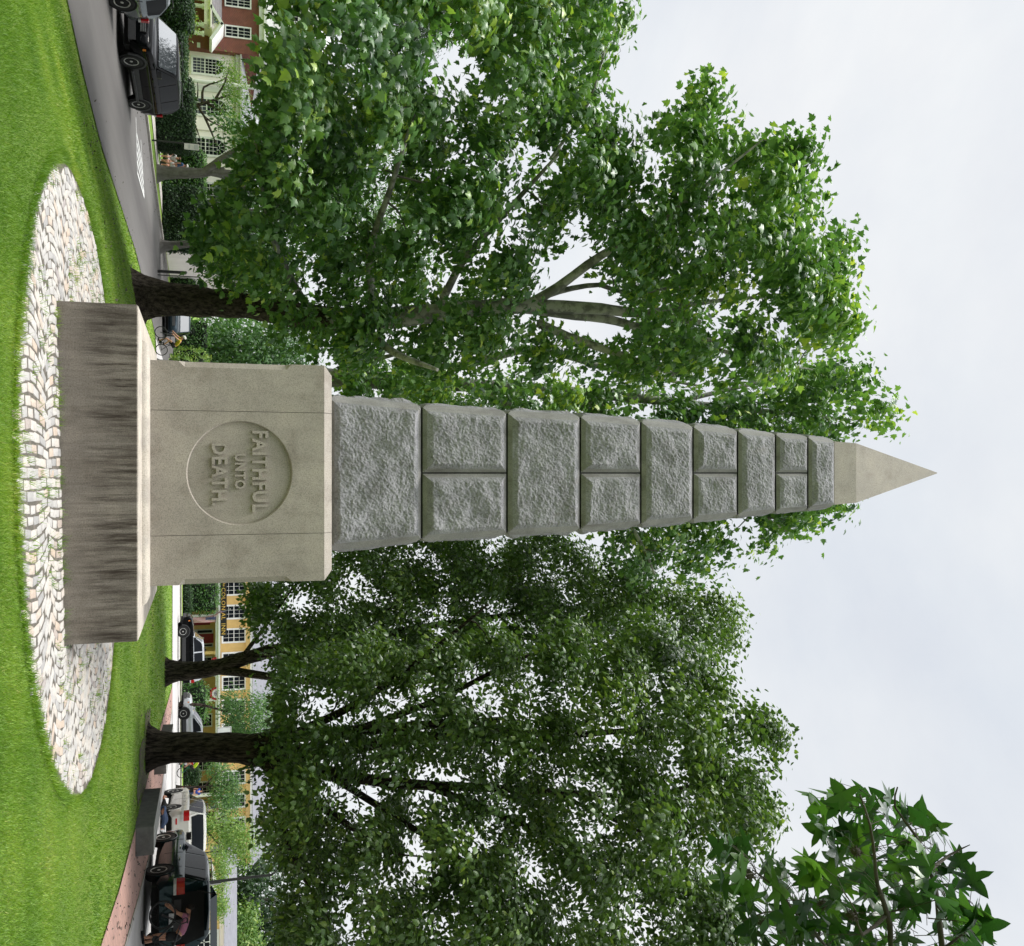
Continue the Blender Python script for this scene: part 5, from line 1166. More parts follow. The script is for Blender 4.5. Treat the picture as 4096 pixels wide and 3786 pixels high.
bg_tree('slender street tree with sunlit yellow green leaves in front of the inn', OV((402, 1600), (425, 1585), (470, 1600), (520, 1640), (500, 1690), (452, 1680), (430, 1650), (405, 1630)), 42, 1.7, 200, 26, .14, 'leaf_light', [(3330, 690), (3326, 760), (3318, 830), (3306, 900), (3290, 960)], .6, r0=.12, inset=10, dmax=80, twigs=.7, name='young_tree', bark='bark',
        branches=([(3320, 820, 0), (3350, 850, 0), (3390, 890, 0), (3420, 960, 0)], [(3316, 840, 0), (3280, 870, 0), (3250, 930, 0)]))
bg_tree('young tree with a light loose crown whose leaves trail across the wing front', OV((415, 1660), (432, 1650), (450, 1690), (452, 1780), (425, 1800), (412, 1790), (425, 1740)), 40, 1.3, 110, 24, .13, 'leaf_light', [(3450, 690), (3450, 790), (3458, 870), (3500, 905)], .45, r0=.07, inset=6, dmax=50, twigs=.8, name='young_tree', bark='bark', branches=([(3458, 870, 0), (3560, 890, 0), (3640, 880, 0)],))
bg_tree('young tree with sparse leaves beside the lime vested cyclist', OV((405, 1490), (440, 1480), (475, 1520), (480, 1590), (440, 1600), (410, 1560), (425, 1530)), 47, 1.6, 170, 26, .15, 'leaf_mid', [(3150, 700), (3150, 790), (3145, 850), (3140, 930)], .6, r0=.09, inset=8, dmax=70, twigs=.8, name='young_tree', bark='bark', col=(.55, .25), branches=([(3148, 830, 0), (3190, 880, 0), (3220, 940, 0)], [(3148, 820, 0), (3100, 860, 0), (3075, 930, 0)]))
bg_tree('leafy tree spreading between the linden trunks in front of the inn', OV((425, 1370), (460, 1350), (540, 1360), (560, 1440), (500, 1470), (440, 1440)), 52, 2.2, 270, 26, .18, 'leaf_mid', [(2820, 700), (2820, 800), (2840, 880), (2860, 960)], .7, r0=.12, inset=10, dmax=80, twigs=.6, name='young_tree', bark='bark', col=(.5, .25))
# far wood closing the view, plus an unseen rear arc added to darken reflections
n = 60000; A_ = RNG.uniform(0, 2*np.pi, n); D_ = RNG.uniform(118, 142, n); k = np.abs(A_-1.5*np.pi) < 2.2; D_[k] = D_[k]*.42; X = D_*np.cos(A_); Y = D_*np.sin(A_)
H = 9+4*np.sin(X*.13+Y*.09)+3*np.sin(X*.31+1)+2*np.sin(X*.7-Y*.3); H[k] = H[k]*.9+14; Z = -1+RNG.random(n)**.8*H
leaves('treeline_and_rear_blocker', np.stack([X, Y, Z], 1), RNG.normal(0, .5, (n, 3))+[0, -.3, .7], RNG.normal(0, 1, (n, 3)), .9+.9*RNG.random(n), np.clip(.42+.25*np.sin(X*.4)+RNG.normal(0, .2, n), 0, 1), 'simple', M['leaf_mid'], None)['kind'] = 'stuff'
# leaf litter under the trees and on the paths
n = 900; pos = []
while len(pos) < n:
    k = random.random()
    if k < .55: y = random.uniform(10, 40); x = random.uniform(interp(pathA, y), interp(pathB, y))
    elif k < .75: x = random.uniform(-9.5, -3); y = random.uniform(14, 30)
    elif k < .9: x = random.uniform(-16, -14); y = random.uniform(24, 44)
    else: x = random.uniform(2, 8); y = random.uniform(18, 32)
    pos.append((x, y, g(x, y)+.055))
leaves('leaf_litter', np.array(pos), RNG.normal(0, .25, (n, 3))+[0, 0, 1], RNG.normal(0, 1, (n, 3)), .05+.06*RNG.random(n), np.zeros(n), 'simple', M['twig'], None)['kind'] = 'stuff'
# ================================================================ vehicles
def paint(name, c, c2=None, metal=.0, rough=.08): return mat(name, c, c2 or tuple(x*.9 for x in c), 2, rough, metal, spec=.06 if max(c) < .02 else .16)
M['p_black'] = paint('black_car_paint', (.004, .0045, .005)); M['p_grey'] = paint('grey_car_paint', (.16, .18, .19), metal=.5)
M['p_white'] = paint('white_car_paint', (.62, .61, .56)); M['p_silver'] = paint('silver_car_paint', (.56, .58, .61), metal=.35)
M['p_green'] = paint('dark_green_car_paint', (.012, .028, .032), metal=.3); M['p_dark'] = paint('slate_car_paint', (.03, .045, .055), metal=.3)
M['cladding'] = mat('grey_plastic_cladding', (.035, .036, .038), (.05, .05, .052), 9, .7)
WHEEL = {}
def wheel_proto(r, w):
    k = (r, w)
    if k in WHEEL: return WHEEL[k]
    mb = MB(); mb.lathe([(r*.62, -w/2+.01), (r*.90, -w/2), (r, -w*.32), (r, w*.32), (r*.90, w/2), (r*.66, w/2-.01), (r*.62, w/2-.05), (r*.62, -w/2+.05)], (0, 0, 0), (0, 1, 0), 28)
    ty = mb.build('wheel', M['rubber'], None, smooth=40); mb = MB()
    mb.ring((0, w/2-.03, 0), (0, 1, 0), r*.61, .018, 28, 6); mb.lathe([(r*.13, 0), (r*.13, .022), (.01, .03)], (0, w/2-.045, 0), (0, 1, 0), 14)
    for i in range(5):
        a = 2*math.pi*i/5+.3; d = Vector((math.cos(a), 0, math.sin(a))); n_ = Vector((-d.z, 0, d.x))
        mb.add([d*r*.08+n_*.035+Vector((0, w/2-.035, 0)), d*r*.08-n_*.035+Vector((0, w/2-.035, 0)), d*r*.61-n_*.055+Vector((0, w/2-.022, 0)), d*r*.61+n_*.055+Vector((0, w/2-.022, 0)),
                d*r*.08+n_*.03+Vector((0, w/2-.06, 0)), d*r*.08-n_*.03+Vector((0, w/2-.06, 0)), d*r*.61-n_*.05+Vector((0, w/2-.06, 0)), d*r*.61+n_*.05+Vector((0, w/2-.06, 0))], [(0, 1, 2, 3), (0, 4, 5, 1), (1, 5, 6, 2), (2, 6, 7, 3), (3, 7, 4, 0)])
    rim = mb.build('rim', M['alloy'], ty, world=False); mb = MB(); mb.lathe([(r*.6, 0), (.01, .001)], (0, w/2-.075, 0), (0, 1, 0), 20); mb.build('brake_disc', M['well'], ty, world=False)
    WHEEL[k] = [ty, True]; return WHEEL[k]

def car(label, loc, head, L_=4.5, W_=1.82, H_=1.70, wb=2.68, col='p_black', top=None, clad=False, belt=.585, hood=.0, rl=.34, fr=.07, ap=.225, wins=((-.42, -.27), (-.255, -.03), (-.01, .20)), wr=.35, group='parked cars', roof_rails=True, hatch_open=False, foff=.0, cat='car', plate=None, badge=None, side=1, name='parked_car', lights=True, step=False):
    """head: compass direction of travel in radians from +Y towards +X; local x forward, y left"""
    root = thing(name, label, cat, loc, math.pi/2-head, group=group); hw = W_/2; zB = H_*belt; zs = .30 if not clad else .34; wt = hw-.215; X = lambda f: f*L_
    # station: x, belt height, roof (or bonnet) height, half width at belt, half width at roof, sill
    ST = [(X(-.5), zB-.02, zB+.02, hw*.90, hw*.80, .42), (X(-.492), zB, zB+.05, hw*.94, hw*.82, .40), (X(-.5)+rl*.55, zB, zB+(H_-zB)*.60, hw*.985, wt+.10, .34), (X(-.5)+rl, zB, H_-.06, hw, wt, zs), (X(-.5)+rl+.12, zB, H_-.015, hw, wt, zs),
          (X(-.15), zB, H_, hw, wt, zs), (X(fr-.06), zB-.01, H_-.025, hw, wt, zs), (X(fr), zB-.015, H_-.065, hw, wt, zs), (X(ap), zB-.02, zB+.035, hw, hw-.10, zs),
          (X(.36), zB-.035+hood, zB+.0+hood, hw*.99, hw*.80, zs), (X(.45), zB-.10+hood, zB-.055+hood, hw*.96, hw*.74, zs+.02), (X(.487), zB-.22+hood, zB-.17+hood, hw*.90, hw*.66, zs+.04), (X(.5), zB-.40+hood, zB-.36+hood, hw*.82, hw*.6, zs+.10)]
    def sec(x):
        for a, b in zip(ST, ST[1:]):
            if a[0] <= x <= b[0]:
                f = (x-a[0])/(b[0]-a[0]); return [p+(q-p)*f for p, q in zip(a, b)]
        return list(ST[0] if x < ST[0][0] else ST[-1])
    def ring_(x):
        _, b, t_, w_, u, s = sec(x); e = min(1, max(0, (t_-b)/.25)); r = .05*e+.012
        return [(w_*.90, s), (w_, s+.13), (w_, b-.22), (w_-.012, b-.03), (w_-.035, b), (u, t_-r), (u-.09, t_-.010), (0, t_+.012)]
    xs_ = sorted(set([a[0] for a in ST]+[X(-.3), X(0), X(.30), X(.41)]))
    mb = MB(); n = 15
    for x in xs_:
        q = ring_(x); mb.v += [(x, y, z_) for y, z_ in q]+[(x, -y, z_) for y, z_ in q[:-1][::-1]]
    for i in range(len(xs_)-1):
        for k in range(n-1):
            zav = sum(mb.v[i*n+k+d][2] for d in (0, 1))/2; hi = (k in (5, 6, 7, 8)) or (k in (4, 9))
            roofy = top is not None and hi and xs_[i] < X(ap)-.02
            mb.f.append((i*n+k, i*n+k+1, (i+1)*n+k+1, (i+1)*n+k)); mb.m.append(1 if roofy else 0)
        mb.f.append((i*n+n-1, i*n, (i+1)*n, (i+1)*n+n-1)); mb.m.append(2)
    mb.f.append(tuple(range(n))); mb.m.append(0); mb.f.append(tuple((len(xs_)-1)*n+k for k in range(n))[::-1]); mb.m.append(0)
    rw = .355 if H_ > 1.6 else .33; xf, xr = wb/2+foff, -wb/2+foff
    for s in (-1, 1):
        for xw in (xf, xr):
            mb.lathe([(rw*1.16, 0), (rw*1.16, .006), (.01, .006)], (xw, s*(hw-.0), rw), (0, s, 0), 26, 2)
            for i in range(14):
                a, b = math.pi*(-.05+1.1*i/14), math.pi*(-.05+1.1*(i+1)/14)
                q = [(xw+r*math.cos(t_), rw+r*math.sin(t_)) for r, t_ in ((rw*1.16, a), (rw*(1.33 if clad else 1.24), a), (rw*(1.33 if clad else 1.24), b), (rw*1.16, b))]
                mb.prism(q, lambda p: (p[0], s*(hw-.03), p[1]), lambda p: (p[0], s*(hw+.016), p[1]), 3 if clad else 0)
    mb.box(X(-.46), X(.46), -hw*.86, hw*.86, .20, zs+.05, 2)
    if clad:
        for s in (-1, 1): mb.box(xr+rw*1.2, xf-rw*1.2, s*hw-.03, s*hw+.022, zs-.04, zs+.20, 3)
        mb.box(X(-.5)-.03, X(-.47), -hw*.86, hw*.86, .36, .60, 3); mb.box(X(.46), X(.5)+.03, -hw*.80, hw*.80, .34, .56, 3)
    if step: mb.box(xr+rw*1.1, xf-rw*1.1, side*hw-.02, side*hw+.12, zs-.02, zs+.05, 3)
    body = mb.build('body', [M[col], M[top or col], M['well'], M['cladding']], root, world=False, smooth=38)
    # glazing
    def sidewin(a, b, s):
        m_ = MB(); N = 6; V = []
        for i in range(N+1):
            x = X(a)+(X(b)-X(a))*i/N; q = ring_(x); p0, p1 = Vector((x, q[4][0], q[4][1])), Vector((x, q[5][0], q[5][1])); h = p1.z-p0.z
            lo_, hi = min(.5, .035/max(h, .05)), max(.5, 1-.05/max(h, .05)); o_ = Vector((0, .008, .004))
            for p in (p0.lerp(p1, lo_)+o_, p0.lerp(p1, hi)+o_): V.append((p.x, s*p.y, p.z))
        m_.add(V, [(2*i, 2*i+2, 2*i+3, 2*i+1) for i in range(N)]); m_.build('side_window', M['glass'], root, world=False, smooth=60)
    for a, b in wins:
        for s in (-1, 1): sidewin(a, b, s)
    def cross(x0, x1, nm, f0=.10, f1=.90, mt='glass'):
        m_ = MB(); V = []
        for f in (f0, (f0+f1)/2, f1):
            x = x0+(x1-x0)*f; q = ring_(x); w_ = q[5][0]-.05; n_ = .012
            for y in (-w_, -w_/2, 0, w_/2, w_): V.append((x+(.004 if x0 > 0 else -.010), y, q[6][1]+n_+.012*(1-abs(y)/w_)))
        m_.add(V, [(i*5+k, i*5+k+1, (i+1)*5+k+1, (i+1)*5+k) for i in range(2) for k in range(4)]); return m_.build(nm, M[mt], root, world=False, smooth=60)
    cross(X(fr), X(ap), 'windscreen', .08, .93, 'screen')
    if not hatch_open: cross(X(-.5)+.03, X(-.5)+rl, 'rear_window', .12, .86)
    proto = wheel_proto(rw, .23)
    for s in (-1, 1):
        for xw in (xf, xr):
            if proto[1]: o = proto[0]; proto[1] = False
            else: o = dup(proto[0])
            o.parent = root; o.location = (xw, s*(hw-.085), rw); o.rotation_euler = (0, random.random()*2, 0) if s > 0 else (0, random.random()*2, math.pi)
    for s in (-1, 1):
        m_ = MB(); m_.obox((X(ap)-.12, s*(hw+.10), zB+.10), (.05, 0, 0), (0, .10, .0), (0, 0, .075)); m_.build('wing_mirror', M['black' if not (col == 'p_silver') else col], root, world=False)
        m_ = MB(); m_.obox((X(-.13), s*(hw+.012), zB-.13), (.09, 0, 0), (0, .012, 0), (0, 0, .016)); m_.obox((X(.075), s*(hw+.012), zB-.13), (.09, 0, 0), (0, .012, 0), (0, 0, .016)); m_.build('door_handle', M['chrome' if col in ('p_green',) else col], root, world=False)
        m_ = MB()
        for f in (-.265, -.02, .225): m_.box(X(f)-.006, X(f)+.006, s*(hw+.001)-.002, s*(hw+.001)+.002, zs+.15, zB-.05)
        m_.build('door_seam', M['well'], root, world=False)
        if lights:
            m_ = MB(); q = [(X(.487)+.02, hw*.60, zB-.24+hood), (X(.45)+.03, hw*.92+.015, zB-.20+hood), (X(.45)-.02, hw*.97+.01, zB-.34+hood), (X(.492)+.02, hw*.66, zB-.37+hood)]
            m_.prism(q, lambda p: (p[0], s*p[1], p[2]), lambda p: (p[0]-.06, s*p[1]*.96, p[2])); hl = m_.build('headlight', M['lens'], root, world=False)
            m_ = MB(); m_.obox((X(.45)+.01, s*(hw*.955+.02), zB-.285+hood), (.03, s*-.012, 0), (.0, .004, 0), (0, 0, .05)); m_.build('indicator', M['amber'], hl, world=False)
            x0 = X(-.5); z0_, z1_ = zB-.17, zB+.045
            def lamp(nm, a, b, mt, par, gr=0):
                m_ = MB(); q = [(x0-.035-gr, hw*.66), (x0-.035-gr, hw*.86), (x0-.01, hw*.945+gr), (x0+.05, hw*.985+gr), (x0+.20, hw*1.0+.014), (x0+.20, hw*.90), (x0+.08, hw*.66)]
                m_.prism(q, lambda p: (p[0], s*p[1], a), lambda p: (p[0], s*p[1], b)); return m_.build(nm, M[mt], par, world=False)
            tl = lamp('tail_light', z0_, z1_, 'redlens', root); lamp('reverse_light', z0_-.075, z0_-.002, 'lens', tl)
        if roof_rails:
            m_ = MB(); m_.tube([(X(-.40), s*(wt-.06), H_-.02), (X(-.38), s*(wt-.06), H_+.055), (X(fr-.10), s*(wt-.06), H_+.045), (X(fr-.08), s*(wt-.06), H_-.02)], .016, 6); m_.build('roof_rail', M['black'], root, world=False)
    m_ = MB(); m_.box(X(.485), X(.5)+.012, -hw*.52, hw*.52, zB-.40+hood, zB-.20+hood)
    gr = m_.build('grille', M['well'], root, world=False); m_ = MB()
    for k in range(3): m_.box(X(.5)+.012, X(.5)+.022, -hw*.5, hw*.5, zB-.375+hood+k*.06, zB-.355+hood+k*.06)
    m_.build('grille_bar', M['greysteel'], gr, world=False)
    m_ = MB(); m_.box(X(-.5)-.03, X(-.5)+.02, -.17, .17, zB-.36, zB-.22); pl = m_.build('number_plate', M['plate'], root, world=False)
    root['dims'] = ''; del root['dims']
    return root, dict(X=X, hw=hw, zB=zB, L=L_, H=H_, wt=wt)
M['screen'] = mat('windscreen_glass', (.05, .055, .06), (.04, .045, .05), 1, .02, coat=1)
def gz(x, y): return g(x, y)+.03
def car_text(root, s, mt, x, y0, y1, z0, z1):
    c = bpy.data.curves.new('lettering', 'FONT'); c.body = s; c.size = 1; c.extrude = .5
    o = bpy.data.objects.new('lettering', c); COL.objects.link(o); bpy.context.view_layer.update()
    me = bpy.data.meshes.new_from_object(o.evaluated_get(bpy.context.evaluated_depsgraph_get())); bpy.data.objects.remove(o); bpy.data.curves.remove(c)
    co = np.empty(len(me.vertices)*3, dtype=np.float32); me.vertices.foreach_get('co', co); co = co.reshape(-1, 3); a, b = co.min(0), co.max(0); f = (co-a)/(b-a); q = np.empty_like(co)
    q[:, 1] = y0+f[:, 0]*(y1-y0); q[:, 2] = z0+f[:, 1]*(z1-z0); q[:, 0] = x-f[:, 2]*.006
    me.vertices.foreach_set('co', q.ravel()); me.materials.clear(); me.materials.append(mt); me.update(); o = bpy.data.objects.new('lettering', me); COL.objects.link(o); o.parent = root; return o
PIR = math.pi
car('grey car cut by the left edge, parked nose to tail ahead of the black one', (-14.02, 20.75, gz(-14, 20.7)), PIR, 4.6, 1.86, 1.66, 2.72, 'p_grey', rl=.55)
car('glossy black car parked on the left street with a bright reflecting windscreen', (-13.90, 26.40, gz(-14, 26.4)), PIR, 4.70, 1.87, 1.80, 2.86, 'p_black', belt=.60, clad=True, step=True)
car('dark slate car with glowing headlamps coming round the bend behind the cyclist', (-10.4, 53.5, gz(-10.4, 53.5)), PIR-.12, 4.7, 1.92, 1.78, 2.8, 'p_dark', group='moving cars', name='moving_car')
car('black car with silver pillars and roof parked in front of the inn door', (11.9, 53.2, gz(11.9, 53.2)), -PIR/2, 4.40, 1.82, 1.74, 2.58, 'p_black', top='p_silver', clad=True, rl=.22, fr=.10, ap=.21, belt=.60, wins=((-.44, -.29), (-.26, -.05), (-.03, .19)))
car('silver white car half hidden behind the thick linden trunk', (17.75, 54.3, gz(17.8, 54.3)), -PIR/2, 4.55, 1.82, 1.66, 2.62, 'p_silver', clad=True, roof_rails=False, fr=.06, ap=.26, rl=.5)
def place(xw, yw, head, W_, wb, foff=0):      # centre of a car from the ground point of its rear left wheel
    f = Vector((math.sin(head), math.cos(head), 0)); r = Vector((f.y, -f.x, 0)); c = Vector((xw, yw, 0))+f*(wb/2-foff)+r*(W_/2); return (c.x, c.y, gz(c.x, c.y))
h = R(9.6); jeep, J = car('white four wheel drive car with red tail lamps parked beyond the granite block', place(13.05, 30.6, h, 1.84, 2.64), h, 4.45, 1.84, 1.71, 2.64, 'p_white', belt=.60, rl=.36, clad=False)
m_ = MB(); m_.box(J['X'](-.5)-.035, J['X'](-.5)+.05, -.80, .80, .45, .66); m_.build('bumper', M['p_white'], jeep, world=False)
for s in (-1, 1): m_ = MB(); m_.box(J['X'](-.5)-.045, J['X'](-.5)-.03, s*.62-.11, s*.62+.11, .56, .62); m_.build('reflector', M['redlens'], jeep, world=False)
car_text(jeep, 'Jeep', M['greysteel'], J['X'](-.5)-.012, .11, -.13, J['zB']-.12, J['zB']-.04)
car_text(jeep, '1E 3C', M['greysteel'], J['X'](-.5)-.031, .13, -.13, J['zB']-.325, J['zB']-.25)
h = R(7.7); high, J = car('dark green car with its tailgate open beside the brick path', place(10.98, 21.75, h, 1.88, 2.74), h, 4.70, 1.88, 1.74, 2.74, 'p_green', belt=.59, rl=.40, hatch_open=True)
xr_ = J['X'](-.5); m_ = MB(); m_.add([(xr_-.028, -.64, .74), (xr_-.028, .64, .74), (xr_-.018, .66, J['zB']), (xr_+.20, .58, J['H']-.16), (xr_+.20, -.58, J['H']-.16), (xr_-.018, -.66, J['zB'])], [(0, 1, 2, 5), (5, 2, 3, 4)]); op = m_.build('boot_shade_panel', M['well'], high, world=False)  # flat black panel; shade of the boot's inside put into its colour
m_ = MB(); m_.box(xr_-.035, xr_-.03, .12, .50, .80, .98); m_.box(xr_-.033, xr_-.03, -.40, .0, .78, 1.02); m_.build('luggage', M['cladding'], op, world=False)
m_ = MB(); m_.add([(xr_+.42, y, J['H']+.01) for y in (-.62, .62)]+[(xr_-.42, y, J['H']+.16) for y in (.66, -.66)]+[(xr_-.80, y, J['H']-.02) for y in (-.70, .70)], [(0, 1, 2, 3), (3, 2, 5, 4)]); m_.build('tailgate', M['p_green'], high, world=False, fix=False)
m_ = MB(); m_.add([(xr_+.25, y, J['H']+.03) for y in (-.5, .5)]+[(xr_-.35, y, J['H']+.135) for y in (.52, -.52)], [(0, 1, 2, 3)]); m_.build('tailgate_window', M['glass'], high, world=False, fix=False)
for s in (-1, 1): m_ = MB(); m_.tube([(xr_+.1, s*.62, J['H']-.35), (xr_-.30, s*.64, J['H']+.09)], .012, 6); m_.build('gas_strut', M['black'], high, world=False)
m_ = MB(); m_.tube([(J['X'](-.30), 0, J['H']), (J['X'](-.33), 0, J['H']+.22)], .006, 5); m_.build('aerial', M['black'], high, world=False)
# ================================================================ bicycles
def bicycle(label, loc, rz, pitch=0, cols=('black', 'black'), group='bicycles', steer=0):
    t_ = thing('bicycle', label, 'bicycle', loc, rz, group=group); t_.rotation_euler = (pitch, 0, rz); r = .335
    for nm, y in (('rear_wheel', -.5), ('front_wheel', .5)):
        mb = MB(); mb.ring((0, y, r), (1, 0, 0), r-.018, .021, 36, 6); w_ = mb.build(nm, M['rubber'], t_, world=False, smooth=60)
        mb = MB(); mb.ring((0, y, r), (1, 0, 0), r-.035, .011, 36, 5); mb.lathe([(.02, -.04), (.02, .04)], (0, y, r), (1, 0, 0), 10)
        for k in range(20): a = 2*math.pi*k/20; mb.tube([(.025*(-1)**k, y+.02*math.cos(a+.4), r+.02*math.sin(a+.4)), (0, y+(r-.04)*math.cos(a), r+(r-.04)*math.sin(a))], .0016, 4, caps=False)
        mb.build('rim', M['cladding'], w_, world=False)
    mb = MB(); BB, ST_, HD, HB = (0, -.08, .29), (0, -.24, .82), (0, .34, .84), (0, .38, .70)
    for p, q, k in ((BB, ST_, .017), (BB, HB, .021), ((0, -.22, .76), HD, .017), (HD, HB, .02)): mb.tube([p, q], k, 8)
    for s in (-1, 1): mb.tube([(s*.05, -.5, r), (s*.02, -.10, .29)], .010, 6); mb.tube([(s*.05, -.5, r), (s*.015, -.225, .74)], .008, 6); mb.tube([HB, (s*.05, .41, .66), (s*.055, .5, r)], [.014, .013, .009], 6)
    mb.tube([ST_, (0, -.26, .93)], .013, 8); mb.build('frame', M[cols[0]], t_, world=False, smooth=60)
    mb = MB(); mb.tube([HD, (0, .40, .96)], .014, 6); mb.tube([(-.21, .52, .97), (-.20, .44, .99), (0, .40, .97), (.20, .44, .99), (.21, .52, .97)], .013, 6)
    for s in (-1, 1): mb.tube([(s*.21, .52, .97), (s*.21, .56, .92), (s*.21, .52, .85), (s*.21, .45, .84)], .012, 6)
    mb.build('handlebar', M['black'], t_, world=False); mb = MB(); mb.add([(0, -.12, .95), (.05, -.24, .955), (.075, -.38, .96), (-.075, -.38, .96), (-.05, -.24, .955), (0, -.14, .915), (.04, -.36, .915), (-.04, -.36, .915)], [(0, 1, 4), (1, 2, 3, 4), (0, 5, 6, 2, 1), (0, 4, 3, 7, 5), (2, 6, 7, 3), (5, 7, 6)]); mb.build('saddle', M['rubber'], t_, world=False)
    mb = MB(); mb.lathe([(.09, -.004), (.09, .004)], (.05, -.08, .29), (1, 0, 0), 16); mb.tube([(.07, -.08, .29), (.07, .02, .16)], .009, 6); mb.tube([(-.07, -.08, .29), (-.07, -.18, .42)], .009, 6); mb.box(.07, .16, -.02, .06, .145, .165); mb.box(-.16, -.07, -.22, -.14, .415, .435); mb.build('crank', M['black'], t_, world=False)
    return t_
# ================================================================ people
def skinned(name, V, E, Rd, mt, parent, lv=1, root=0):
    me = bpy.data.meshes.new(name); me.from_pydata([tuple(v) for v in V], E, []); o = bpy.data.objects.new(name, me); COL.objects.link(o)
    sk = o.modifiers.new('skin', 'SKIN'); sk.use_smooth_shade = True
    for i, r in enumerate(Rd): d = me.skin_vertices[0].data[i]; d.radius = (r, r) if not hasattr(r, '__len__') else r; d.use_root = (i == root)
    sb = o.modifiers.new('sub', 'SUBSURF'); sb.levels = lv; sb.render_levels = lv
    bpy.context.view_layer.update(); m2 = bpy.data.meshes.new_from_object(o.evaluated_get(bpy.context.evaluated_depsgraph_get()))
    bpy.data.objects.remove(o); m2.name = name; m2.materials.clear(); m2.materials.append(mt)
    o = bpy.data.objects.new(name, m2); COL.objects.link(o); o.parent = parent; return o
BASE = dict(pel=(0, 0, .95), spi=(0, .01, 1.12), che=(0, .01, 1.30), nek=(0, .01, 1.47), hed=(0, .035, 1.585), crn=(0, .02, 1.66),
            shL=(-.175, 0, 1.41), elL=(-.225, -.02, 1.14), wrL=(-.235, .06, .90), shR=(.175, 0, 1.41), elR=(.225, -.02, 1.14), wrR=(.235, .06, .90),
            hpL=(-.09, 0, .91), knL=(-.10, .02, .50), anL=(-.10, -.02, .085), toL=(-.115, .13, .03), hpR=(.09, 0, .91), knR=(.10, .02, .50), anR=(.10, -.02, .085), toR=(.115, .13, .03))
RAD = dict(pel=.125, spi=.112, che=.128, nek=.052, hed=.088, crn=.066, sh=.058, el=.040, wr=.026, hp=.088, kn=.056, an=.038, to=.028)
M_ = lambda n_, c, r=.85: M.setdefault(n_, mat(n_, c, tuple(x*.8 for x in c), 7, r))
M_('cloth_white', (.62, .61, .60)); M_('cloth_black', (.012, .012, .014)); M_('cloth_blue', (.05, .11, .24)); M_('cloth_royal', (.02, .05, .28)); M_('cloth_pink', (.42, .16, .25)); M_('cloth_yellow', (.45, .33, .02)); M_('cloth_lime', (.50, .75, .02)); M_('denim', (.03, .05, .10)); M_('hair_dark', (.015, .010, .008)); M_('hair_brown', (.10, .055, .03)); M_('hair_fair', (.30, .19, .09)); M_('shoe_white', (.6, .6, .6)); M_('cap_white', (.6, .58, .54))
